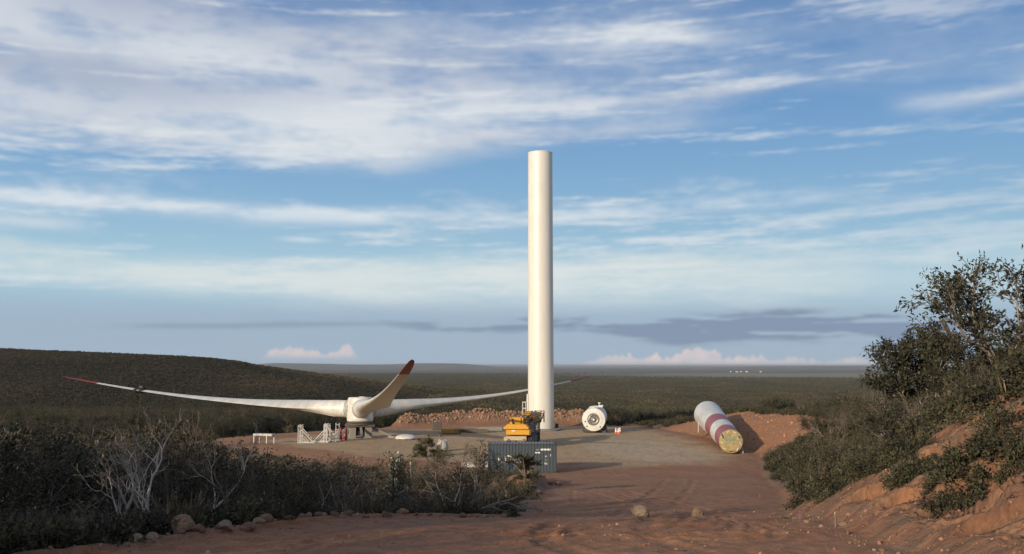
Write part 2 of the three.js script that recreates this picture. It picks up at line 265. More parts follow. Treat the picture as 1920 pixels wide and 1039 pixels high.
// ---------------------------------------------------------------- the ground sheet
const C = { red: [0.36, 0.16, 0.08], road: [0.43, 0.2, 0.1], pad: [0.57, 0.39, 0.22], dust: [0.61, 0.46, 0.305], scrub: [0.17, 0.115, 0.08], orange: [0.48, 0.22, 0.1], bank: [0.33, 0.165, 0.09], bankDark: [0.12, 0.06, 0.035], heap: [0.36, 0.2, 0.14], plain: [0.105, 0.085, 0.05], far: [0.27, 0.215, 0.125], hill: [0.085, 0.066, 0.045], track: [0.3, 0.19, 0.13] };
const bareEdge = curve([[10, 8], [18, 6.6], [24, 4.7], [30, 3.2], [36, 2.0], [44, 1.4], [80, 1.2]]);
const mixC = (a, b, t) => [lerp(a[0], b[0], t), lerp(a[1], b[1], t), lerp(a[2], b[2], t)];
function groundColor(x, D, y, f) {
  const n = fbm2(x * 0.16, D * 0.16, 4), n2 = fbm2(x * 0.9 + 40, D * 0.9, 3), d = f.d + 1.3 * n + 0.4 * n2;
  let c = mixC(C.red, C.road, sstep(-0.25, 0.3, n));
  c = mixC(c, C.pad, sstep(93, 107, D + 16 * n + 5 * n2 + 0.12 * x) * sstep(-1, -5, f.d + 3 * n + (x < -8 ? 4.5 : 0)));
  if (x < -8 && D > 85) c = mixC(C.orange, c, sstep(0.5, -5, f.d + 4 * n + 3));
  const px = (x - 15.8) / 7.5, pz = (D - 117) / 19; c = mixC(c, C.dust, 0.9 * sstep(1.1, 0.6, Math.hypot(px, pz) + 0.5 * n + 0.2 * n2));
  c = mixC(c, [c[0] * 0.74, c[1] * 0.7, c[2] * 0.68], sstep(0.02, 0.3, n2 + 0.4 * n) * 0.55);
  if (d > -0.3) {
    let o = C.scrub;
    if (f.side > 0.02) {
      const bare = sstep(60, 50, D + 5 * n) * sstep(1.2, -0.8, f.d + 2.2 * n - bareEdge(D)), mound = sstep(96, 112, D + 6 * n) * sstep(172, 160, D) * sstep(14, 10.5, f.d + 2 * n);
      let b = C.bank;
      b = mixC(b, C.bankDark, 0.35 * sstep(0.1, 0.35, n2)); { const al = D * 0.95 + x * 0.3 + 0.9 * noise2(x * 0.21, D * 0.21); b = mixC(b, [0.22, 0.11, 0.065], 0.75 * sstep(0.05, 0.16, noise2(al * 1.5 + 30, f.d * 0.13) + 0.25 * n2)); }
      o = mixC(o, b, bare * f.side); o = mixC(o, C.orange, mound * f.side);
    }
    o = mixC(o, C.heap, sstep(0.25, 0.9, f.heap)); o = mixC(o, C.orange, 0.8 * sstep(0.3, 0.7, f.spoil));
    if (D > 190 || f.d > 60) { const open = fbm2(x * 0.0009 + 3, D * 0.0004, 4) + 0.5 * fbm2(x * 0.004, D * 0.0015, 3); let g = mixC(C.plain, C.far, sstep(0.2, 0.5, open)); const sunlitField = sstep(0.9, 0.4, Math.hypot((x - 3200) / 3600, (D - 8200) / 2600) + 0.5 * fbm2(x * 0.0015, D * 0.0008, 3)); g = mixC(g, C.far, sunlitField); g = mixC(g, C.hill, f.hill * 0.7); o = mixC(o, g, sstep(190, 240, Math.max(D, f.d * 2))); }  // pale bare ground far right also has the sunlit strip painted in
    if (f.hill > 0.3) { const tx = -0.5 * (D - 250) - 133, q = Math.abs(x - tx - 6 * Math.sin(D * 0.006)); o = mixC(o, C.track, 0.75 * sstep(4, 1.6, q) * sstep(260, 330, D)); }
    c = mixC(c, o, sstep(-0.3, 0.8, d));
  }
  return c;
}
{
  const rings = [0.0]; for (let r = 1.2; r < 42000;) { rings.push(r); r *= r < 13 ? 1.05 : r < 44 ? 1.0038 : r < 62 ? 1.0058 : r < 210 ? 1.0105 : r < 2500 ? 1.022 : 1.035; }
  const angles = []; for (let a = -36; a <= 36.001; a += 0.115) angles.push(a); for (let a = 38; a < 323; a += 2.5) angles.push(a); angles.push(324);
  const nA = angles.length, nR = rings.length, pos = new Float32Array(nA * nR * 3), col = new Float32Array(nA * nR * 3), uv = new Float32Array(nA * nR * 2), info = {}, where = new Uint8Array(nA * nR);
  const names = ['dirt_road', 'gravel_pad', 'embankment', 'scrub_ground', 'hillside', 'plain'];
  for (let i = 0; i < nR; i++) for (let j = 0; j < nA; j++) {
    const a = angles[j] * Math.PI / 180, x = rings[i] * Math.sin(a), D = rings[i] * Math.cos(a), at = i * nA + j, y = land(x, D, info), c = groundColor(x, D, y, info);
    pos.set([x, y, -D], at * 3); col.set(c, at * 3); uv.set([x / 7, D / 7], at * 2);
    where[at] = info.d < 0 ? (D < 86 ? 0 : 1) : info.side > 0.5 && D < 62 ? 2 : D < 320 && info.d < 320 ? 3 : info.hill > 0.5 ? 4 : 5;
  }
  const nor = new Float32Array(nA * nR * 3), lists = names.map(() => []);
  const tri = (a, b, c) => {
    const e = [0, 1, 2].map((k) => pos[b * 3 + k] - pos[a * 3 + k]), f = [0, 1, 2].map((k) => pos[c * 3 + k] - pos[a * 3 + k]);
    const n = [e[1] * f[2] - e[2] * f[1], e[2] * f[0] - e[0] * f[2], e[0] * f[1] - e[1] * f[0]], l = Math.hypot(...n) || 1;
    for (const v of [a, b, c]) for (let k = 0; k < 3; k++) nor[v * 3 + k] += n[k] / l;
    lists[where[a]].push(a, b, c);
  };
  for (let i = 0; i < nR - 1; i++) for (let j = 0; j < nA - 1; j++) { const a = i * nA + j, b = a + 1, c = a + nA, e = c + 1; tri(a, b, c); tri(b, e, c); }
  names.forEach((name, k) => {
    const map = new Map(), idx = lists[k].map((v) => { if (!map.has(v)) map.set(v, map.size); return map.get(v); }), n = map.size;
    const g = new THREE.BufferGeometry(), P = new Float32Array(n * 3), N = new Float32Array(n * 3), K = new Float32Array(n * 3), U = new Float32Array(n * 2);
    for (const [v, w] of map) {
      const l = Math.hypot(nor[v * 3], nor[v * 3 + 1], nor[v * 3 + 2]) || 1, s = nor[v * 3 + 1] < 0 ? -1 : 1;
      for (let q = 0; q < 3; q++) { P[w * 3 + q] = pos[v * 3 + q]; N[w * 3 + q] = s * nor[v * 3 + q] / l; K[w * 3 + q] = col[v * 3 + q]; }
      U[w * 2] = uv[v * 2]; U[w * 2 + 1] = uv[v * 2 + 1];
    }
    g.setAttribute('position', new THREE.BufferAttribute(P, 3)); g.setAttribute('normal', new THREE.BufferAttribute(N, 3)); g.setAttribute('color', new THREE.BufferAttribute(K, 3)); g.setAttribute('uv', new THREE.BufferAttribute(U, 2)); g.setIndex(idx);
    const m = new THREE.Mesh(g, name === 'embankment' ? bankMat : groundMat); m.name = name; m.userData = { kind: 'structure' }; m.castShadow = m.receiveShadow = true; scene.add(m);
  });
}
// ---------------------------------------------------------------- helpers for things and parts
const taken = new Map();
function numbered(name) { const n = taken.get(name) ?? 0; taken.set(name, n + 1); return n ? `${name}_${String(n).padStart(3, '0')}` : name; }
function thing(name, label, category, [x, y, D] = [0, 0, 0], turn = 0, group) {
  const o = new THREE.Group(); o.name = numbered(name); o.position.set(x, y, -D); o.rotation.y = turn;
  o.userData = { label, category }; if (group) o.userData.group = group; scene.add(o); return o;
}
function part(name, geo, material, parent, label) {
  const g = Array.isArray(geo) ? merge(geo) : geo, m = new THREE.Mesh(g, material);
  m.name = name; m.castShadow = m.receiveShadow = true; if (label) m.userData.label = label; parent.add(m); return m;
}
function solo(name, geo, material, label, category, [x, y, D], turn = 0, group) {
  const m = new THREE.Mesh(Array.isArray(geo) ? merge(geo) : geo, material); m.name = numbered(name); m.position.set(x, y, -D); m.rotation.y = turn;
  m.castShadow = m.receiveShadow = true; m.userData = { label, category }; if (group) m.userData.group = group; scene.add(m); return m;
}
function copyOf(o, label, group) { const c = o.clone(); c.name = numbered(o.name.replace(/_\d{3}$/, '')); c.userData = { ...o.userData, label }; if (group) c.userData.group = group; scene.add(c); return c; }
const merge = (list) => mergeGeometries(list.map((g) => { const h = g.index ? g.toNonIndexed() : g; for (const k of Object.keys(h.attributes)) if (!['position', 'normal', 'uv'].includes(k)) h.deleteAttribute(k); return h; }));
const T = (g, x = 0, y = 0, z = 0, rx = 0, ry = 0, rz = 0) => { if (rx) g.rotateX(rx); if (ry) g.rotateY(ry); if (rz) g.rotateZ(rz); return g.translate(x, y, z); };
function box(w, h, d, x = 0, y = 0, z = 0, rx = 0, ry = 0, rz = 0, bevel = Math.min(w, h, d) * 0.12) {       // a box with chamfered edges
  const s = new THREE.Shape(), a = w / 2 - bevel, b = h / 2 - bevel;
  s.moveTo(-a, -b); s.lineTo(a, -b); s.lineTo(a, b); s.lineTo(-a, b); s.closePath();
  const g = new THREE.ExtrudeGeometry(s, { depth: d - 2 * bevel, bevelEnabled: true, bevelThickness: bevel, bevelSize: bevel, bevelSegments: 1 });
  return T(g.translate(0, 0, -(d / 2 - bevel)), x, y, z, rx, ry, rz);
}
const cyl = (r0, r1, h, x = 0, y = 0, z = 0, rx = 0, ry = 0, rz = 0, n = 24, open = false) => T(new THREE.CylinderGeometry(r1, r0, h, n, 1, open), x, y, z, rx, ry, rz);
function bar(a, b, w, w2 = w) {                           // a square steel member between two points
  const p = new THREE.Vector3(...a), q = new THREE.Vector3(...b), d = q.clone().sub(p), g = new THREE.BoxGeometry(w, d.length(), w2);
  g.applyQuaternion(new THREE.Quaternion().setFromUnitVectors(new THREE.Vector3(0, 1, 0), d.clone().normalize()));
  return g.translate((p.x + q.x) / 2, (p.y + q.y) / 2, (p.z + q.z) / 2);
}
function rod(a, b, r, n = 8, r2 = r) { const p = new THREE.Vector3(...a), q = new THREE.Vector3(...b), d = q.clone().sub(p), g = new THREE.CylinderGeometry(r2, r, d.length(), n); g.applyQuaternion(new THREE.Quaternion().setFromUnitVectors(new THREE.Vector3(0, 1, 0), d.normalize())); return g.translate((p.x + q.x) / 2, (p.y + q.y) / 2, (p.z + q.z) / 2); }
const lathe = (pts, n = 48) => new THREE.LatheGeometry(pts.map(([r, y]) => new THREE.Vector2(r, y)), n);

// paint, steel, concrete
const speck = (size, base, amp, f, streak = 1) => { const t = tile(size, (u, v) => { const n = 0.6 * fbm2(u * f, v * f * streak, 4, f) + 0.4 * fbm2(u * f * 4, v * f * 4, 3, f * 4), k = base + amp * n; return [k, k, k]; }); t.colorSpace = THREE.SRGBColorSpace; return t; };
const grime = speck(512, 0.93, 0.16, 4), wear = speck(512, 0.86, 0.42, 8), rough = speck(256, 0.75, 0.6, 16);
const faint = speck(256, 0.975, 0.05, 8), towerWhite = M(0.7, 0.67, 0.615, 0.4, { map: faint });
const paintWhite = M(0.72, 0.7, 0.65, 0.42, { map: grime }), paintGrey = M(0.6, 0.6, 0.57, 0.45, { map: grime }), frameWhite = M(0.62, 0.61, 0.58, 0.55, { map: wear }), redPaint = M(0.33, 0.03, 0.028, 0.5, { map: grime }), bandRed = M(0.34, 0.085, 0.085, 0.5, { map: grime });
const darkSteel = M(0.05, 0.05, 0.052, 0.6, { map: wear }), steel = M(0.3, 0.29, 0.28, 0.5, { map: wear, metalness: 0.3 }), flangeSteel = M(0.33, 0.31, 0.28, 0.45, { metalness: 0.5, map: wear }), rubber = M(0.02, 0.02, 0.02, 0.85), yellow = M(0.66, 0.33, 0.028, 0.42, { map: grime }), yellowWorn = M(0.5, 0.24, 0.03, 0.6, { map: wear });
const concrete = M(0.42, 0.4, 0.36, 0.95, { map: rough }), concreteDark = M(0.19, 0.16, 0.135, 0.95, { map: rough }), timber = M(0.2, 0.15, 0.105, 0.9, { map: wear }), bluePaint = M(0.03, 0.11, 0.2, 0.5), orangePlastic = M(0.6, 0.13, 0.03, 0.5), whiteBand = M(0.75, 0.75, 0.75, 0.4), glassDark = new THREE.MeshPhysicalMaterial({ color: lin(0.02, 0.025, 0.03), roughness: 0.08, clearcoat: 1 }), inside = M(0.12, 0.12, 0.12, 0.9);

// ---------------------------------------------------------------- the tower that stands
{
  const X = 4.7, D = 161.5, y0 = landAt(X, D) - 0.02, Hh = 45.3 - y0;
  const t = thing('wind_turbine_tower', 'tall white cylindrical tower standing open-topped on the pad', 'tower', [X, y0, D]);
  part('foundation', [lathe([[0, 0], [3.3, 0], [3.3, 0.22], [3.2, 0.3], [0, 0.3]], 48)], concrete, t);
  const r = (y) => 2.11 - 0.09 * (y / Hh), cans = (a, b, n) => { const p = []; for (let i = 0; i < n; i++) { const u = lerp(a, b, i / n), v = lerp(a, b, (i + 1) / n); p.push([r(u) - 0.01, u + 0.01], [r(u), u + 0.05], [r(v), v - 0.05], [r(v) - 0.01, v - 0.01]); } return p; };
  const half = 24.2;
  part('lower_section', lathe(cans(0.42, half, 9), 96), towerWhite, t);
  part('upper_section', lathe(cans(half + 0.12, Hh - 0.14, 8), 96), towerWhite, t);
  part('base_flange', lathe([[1.95, 0.3], [2.21, 0.3], [2.21, 0.4], [2.11, 0.44]], 72), paintGrey, t);
  part('middle_flange', lathe([[r(half) - 0.01, half - 0.01], [r(half) + 0.002, half + 0.005], [r(half) + 0.002, half + 0.115], [r(half) - 0.01, half + 0.13]], 72), towerWhite, t);
  part('top_flange', lathe([[r(Hh) - 0.01, Hh - 0.16], [r(Hh) + 0.03, Hh - 0.14], [r(Hh) + 0.03, Hh], [r(Hh) - 0.2, Hh], [r(Hh) - 0.2, Hh - 0.3], [r(Hh) - 0.06, Hh - 0.3], [r(Hh) - 0.06, Hh - 9]], 72), towerWhite, t);
  // the door with its little landing on the left side
  const d = part('door', [box(0.3, 3.1, 1.2, -2.16, 4.3, 0.2)], paintWhite, t);
  part('door_leaf', [box(0.05, 2.2, 0.8, -2.33, 3.9, 0.2)], paintGrey, d);
  const pl = part('landing', [box(0.85, 0.08, 1.4, -2.62, 2.35, 0.2), bar([-2.3, 1.6, 0.2], [-2.9, 2.3, 0.2], 0.08)], frameWhite, t);
  const rail = []; for (const z of [-0.45, 0.85]) { rail.push(bar([-2.98, 2.35, z], [-2.98, 4.6, z], 0.13), bar([-2.5, 2.4, z], [-2.5, 4.55, z], 0.1)); for (const y of [2.55, 3.55, 4.55]) rail.push(bar([-2.98, y, z], [-2.4, y, z], 0.14)); }
  for (const y of [3.5, 4.6]) rail.push(bar([-2.98, y, -0.45], [-2.98, y, 0.85], 0.12));
  part('railing', rail, frameWhite, pl);
  const st = []; for (const z of [0.95, 1.6]) st.push(bar([-2.62, 2.35, z - 0.02], [-2.62, 0, z + 1.9], 0.08, 0.16));
  for (let i = 0; i < 9; i++) st.push(box(0.7, 0.04, 0.2, -2.62, 2.2 - i * 0.25, 1.1 + i * 0.22));
  part('stair', st, frameWhite, t);
}

// ---------------------------------------------------------------- the rotor on its stand
const V3 = (x, y, z) => new THREE.Vector3(x, y, z);
const BLADE = (() => {
  const chord = curve([[1.5, 2.4], [3, 2.4], [6, 3.05], [9.5, 3.9], [12.5, 3.85], [20, 2.9], [30, 1.85], [40, 1.25], [46, 0.92], [49.3, 0.6], [50.3, 0.25], [50.5, 0.04]]), thick = curve([[1.5, 2.4], [3, 2.4], [6, 2.1], [10, 1.6], [14, 1.2], [20, 0.8], [30, 0.4], [40, 0.24], [46, 0.15], [50.5, 0.02]]);
  const roundness = curve([[1.5, 1], [3.2, 1], [10, 0], [60, 0]]), tilt = curve([[1.5, 5], [8, 4], [14, 3], [25, 2], [40, 1], [50, 0]]), lead = curve([[1.5, 0.5], [3.5, 0.5], [11, 0.33], [60, 0.3]]);
  return (s, q) => {                                       // a point of the blade's skin: s metres out, q round the section
    const c = chord(s), th = thick(s), rd = roundness(s), a = tilt(s) * Math.PI / 180, up = 3.4 * (s / 50) ** 2.2 + 0.035 * s, u = (1 - Math.cos(q)) / 2, sgn = Math.sin(q) >= 0 ? 1 : -1;
    const af = 5 * (0.2969 * Math.sqrt(u) - 0.126 * u - 0.3516 * u * u + 0.2843 * u ** 3 - 0.1015 * u ** 4) * th, camber = 0.035 * c * 4 * u * (1 - u);
    const x = lerp((u - lead(s)) * c, -Math.cos(q) * th / 2, rd), y = lerp(sgn * af * (sgn > 0 ? 1 : 0.8) + camber, Math.sin(q) * th / 2, rd);
    return [x * Math.cos(a) + y * Math.sin(a), y * Math.cos(a) - x * Math.sin(a) + up, s];
  };
})();
function bladeGeometry(r0, r1, n = 46, m = 28) {          // along +z from root to tip; trailing edge towards +x, drooping; bent up towards the tip
  const pos = [], uvs = [], idx = [];
  for (let i = 0; i <= n; i++) for (let j = 0; j <= m; j++) { const s = r0 + (r1 - r0) * (i / n); pos.push(...BLADE(s, j / m * 2 * Math.PI)); uvs.push(s / 4, j / m); }
  for (let i = 0; i < n; i++) for (let j = 0; j < m; j++) { const a = i * (m + 1) + j, b = a + 1, c = a + m + 1, d = c + 1; idx.push(a, b, c, b, d, c); }
  const g = new THREE.BufferGeometry(); g.setAttribute('position', new THREE.Float32BufferAttribute(pos, 3)); g.setAttribute('uv', new THREE.Float32BufferAttribute(uvs, 2)); g.setIndex(idx); g.computeVertexNormals();
  // close the seam along the trailing edge
  const nn = g.attributes.normal; for (let i = 0; i <= n; i++) { const a = i * (m + 1), b = a + m; if (r0 < 4 && i < n * 0.1) { const v = new THREE.Vector3(nn.getX(a) + nn.getX(b), nn.getY(a) + nn.getY(b), nn.getZ(a) + nn.getZ(b)).normalize(); nn.setXYZ(a, v.x, v.y, v.z); nn.setXYZ(b, v.x, v.y, v.z); } }
  return g;
}
{
  const X = -21.4, D = 140, y0 = landAt(X, D);
  const hubY = 3.95;
  const ro = thing('turbine_rotor', 'white three-bladed turbine rotor lying flat on its stand, blade tips red', 'rotor', [X, hubY, D]);
  // the whole rotor leans back a little: the blade towards the camera rides higher
  const aim = 14 * Math.PI / 180, lean = 1.7 * Math.PI / 180;
  ro.quaternion.setFromAxisAngle(new THREE.Vector3(Math.cos(aim), 0, -Math.sin(aim)), -lean).multiply(new THREE.Quaternion().setFromAxisAngle(new THREE.Vector3(0, 1, 0), aim));
  const hub = part('hub', [lathe([[0, 1.7], [1.45, 1.7], [1.6, 1.66], [1.7, 1.55], [1.8, 0.9], [1.84, 0], [1.84, -1.3], [1.8, -1.6], [1.7, -1.7], [0, -1.7]], 60)], paintWhite, ro);
  part('hatch', [cyl(0.5, 0.48, 0.08, 0.3, 1.74, 0.1)], paintGrey, hub);
  part('bottom_flange', [lathe([[1.2, -1.72], [1.75, -1.72], [1.75, -1.86], [1.2, -1.86]], 48)], flangeSteel, hub);
  const main = bladeGeometry(1.55, 43.6, 60), tip = bladeGeometry(43.6, 50.5, 20);
  const strip = (r0, r1, u0, u1) => { const p = []; for (let i = 0; i <= 8; i++) { const u = lerp(u0, u1, i / 8), c = BLADE(lerp(r0, r1, i / 8), 2 * Math.PI - Math.acos(1 - 2 * u)); p.push(V3(c[0], c[1] - 0.01, c[2])); } return new THREE.TubeGeometry(new THREE.CatmullRomCurve3(p), 12, 0.03, 5); };
  for (let k = 0; k < 3; k++) {
    const b = new THREE.Mesh(main, paintWhite); b.name = 'blade'; b.rotation.y = (k === 0 ? 0 : k === 1 ? 120 : -120) * Math.PI / 180; b.castShadow = b.receiveShadow = true; ro.add(b);
    b.userData.label = ['blade reaching towards the camera, its underside in shade', 'blade reaching away behind the tower', 'blade reaching to the left with a black sling round it'][k];
    part('red_tip', tip, redPaint, b);
    part('root_collar', T(new THREE.TorusGeometry(1.25, 0.09, 10, 48), 0, 0.05, 1.78), paintGrey, b);
    part('root_seal', T(new THREE.TorusGeometry(1.2, 0.035, 8, 48), 0, 0.06, 1.95), darkSteel, b);
    for (const [r0, r1, u0, u1] of [[4.2, 13, 0.42, 0.36], [3.6, 8.5, 0.72, 0.7]]) part('spoiler_strip', strip(r0, r1, u0, u1), frameWhite, b);
  }
  // a lifting sling left round the left-hand blade
  const q = new THREE.Vector3(0, 0.035 * 36 + 3.4 * (36 / 50) ** 2.2, 36).applyAxisAngle(new THREE.Vector3(0, 1, 0), -120 * Math.PI / 180).applyQuaternion(ro.quaternion).add(ro.position);
  const sl = thing('lifting_sling', 'black sling strapped round the outer part of the left blade', 'sling', [q.x, q.y, -q.z], aim - 120 * Math.PI / 180);
  const loop = (z, ry) => { const g = new THREE.TorusGeometry(0.62, 0.09, 8, 28); g.scale(1.45, 0.62, 3.4); return T(g, 0.1, 0.02, z, 0, ry, 0); };
  part('strap', [loop(-0.3, 0.25), loop(0.35, -0.25)], rubber, sl);
  part('shackle', [box(0.3, 0.42, 0.7, 0.1, 0.48, 0)], darkSteel, sl);
  part('tag_line', [rod([0.1, -0.4, 0], [0.35, -5.4, 0.4], 0.018, 5)], timber, sl);

  const s = thing('rotor_stand', 'pale steel pedestal with sloping legs carrying the rotor hub', 'stand', [X, y0, D], 0.25);
  const top = hubY - 1.86 - y0;
  part('top_plate', [cyl(1.95, 1.95, 0.2, 0, top - 0.12, 0, 0, 0, 0, 32), box(3.9, 0.26, 3.2, 0, top - 0.38, 0)], concreteDark, s);
  for (const [x, z] of [[-1.05, 0.9], [1.05, 0.9], [-1.05, -0.9], [1.05, -0.9]]) part('column', [box(0.95, top - 0.5, 0.8, x * 1.06, (top - 0.5) / 2, z, 0, 0, 0, 0.05), box(1.25, 0.08, 1.2, x, 0.05, z)], concrete, s);
  part('back_panel', [box(1.4, top - 0.6, 0.1, 0, top / 2 - 0.1, -0.95)], darkSteel, s);
  for (const [a, l] of [[0.15, 4.4], [Math.PI - 0.05, 4.2], [Math.PI / 2, 3.6], [-Math.PI / 2, 3.2]]) {
    const c = Math.cos(a), n = Math.sin(a), arm = part('outrigger_arm', [bar([c * 1.2, top - 0.55, n * 1.2], [c * l, 0.25, n * l], 0.3, 0.24)], concrete, s);
    part('foot', [box(0.8, 0.14, 0.8, c * l, 0.08, n * l)], paintGrey, arm);
  }
}

// ---------------------------------------------------------------- the nacelle on the ground
{
  const X = 12.5, D = 152, y0 = landAt(X, D), R = 1.8;
  const n = thing('turbine_nacelle', 'white drum-shaped nacelle with a round shaft flange facing the road', 'nacelle', [X, y0, D], -0.12);
  const lie = (pts, seg = 64) => lathe(pts, seg).rotateX(-Math.PI / 2).translate(0, R + 0.22, 0);     // lathe axis +y now runs away (-z)
  part('shell', lie([[R - 0.08, 0], [R, 0.1], [R, 3.2], [R - 0.012, 3.22], [R - 0.012, 3.28], [R, 3.3], [R, 6.8], [R - 0.012, 6.82], [R - 0.012, 6.88], [R, 6.9], [R, 9.0], [R - 0.25, 9.7], [R - 0.9, 10.1], [0, 10.2]]), paintWhite, n);
  const f = part('front_wall', lie([[R - 0.06, 0.0], [R - 0.1, -0.03], [1.12, -0.06], [1.06, -0.12], [0.9, -0.1], [0.9, 0.25]]), paintWhite, n);
  part('hatch_panel', [box(0.42, 0.42, 0.05, -0.24, R + 0.22 + 1.42, 0.06), box(0.42, 0.42, 0.05, 0.24, R + 0.22 + 1.42, 0.06)], whiteBand, f);
  const fl = part('shaft_flange', [lie([[0.9, 0.22], [0.86, -0.02], [0.55, 0.0], [0.5, 0.14], [0.34, 0.12], [0.3, -0.1], [0.16, -0.16], [0.14, 0.1], [0, 0.1]])], flangeSteel, n);
  part('shaft_end', lie([[0.15, 0.1], [0.15, -0.22], [0.12, -0.26], [0, -0.26]], 24), whiteBand, fl);
  for (let k = 0; k < 18; k++) { const a = k / 18 * 2 * Math.PI; part('bolt', T(new THREE.CylinderGeometry(0.045, 0.045, 0.12, 8).rotateX(Math.PI / 2), 0.7 * Math.cos(a), R + 0.22 + 0.7 * Math.sin(a), 0.05), darkSteel, fl); }
  for (const [x, y] of [[-1.28, -0.3], [0.98, -1.1], [-1.05, -1.0]]) part('port', T(new THREE.CylinderGeometry(0.11, 0.11, 0.05, 16).rotateX(Math.PI / 2), x, R + 0.22 + y, 0.05), darkSteel, f);
  const rk = part('roof_rack', [box(1.9, 0.16, 1.6, 0.35, 2 * R + 0.26, -3.2), box(0.7, 0.3, 0.8, 1.0, 2 * R + 0.36, -3.3), box(0.9, 0.14, 0.8, -0.25, 2 * R + 0.27, -1.0)], paintWhite, n);
  part('wind_vane_mast', [rod([0.75, 2 * R + 0.3, -3.2], [0.75, 2 * R + 0.82, -3.2], 0.07), box(0.36, 0.16, 0.3, 0.75, 2 * R + 0.84, -3.2)], paintWhite, rk);
  for (const z of [-1.2, -7.4]) {
    const c = part('cradle', [box(3.0, 0.3, 0.5, 0, 0.15, z), bar([-1.65, 0.1, z], [-1.5, 1.1, z], 0.34, 0.4), bar([1.65, 0.1, z], [1.5, 1.1, z], 0.34, 0.4)], z > -2 ? darkSteel : bluePaint, n);
    part('shoe', [box(0.4, 0.22, 0.8, 1.55, 0.12, z + 0.4)], bluePaint, c);
  }
}

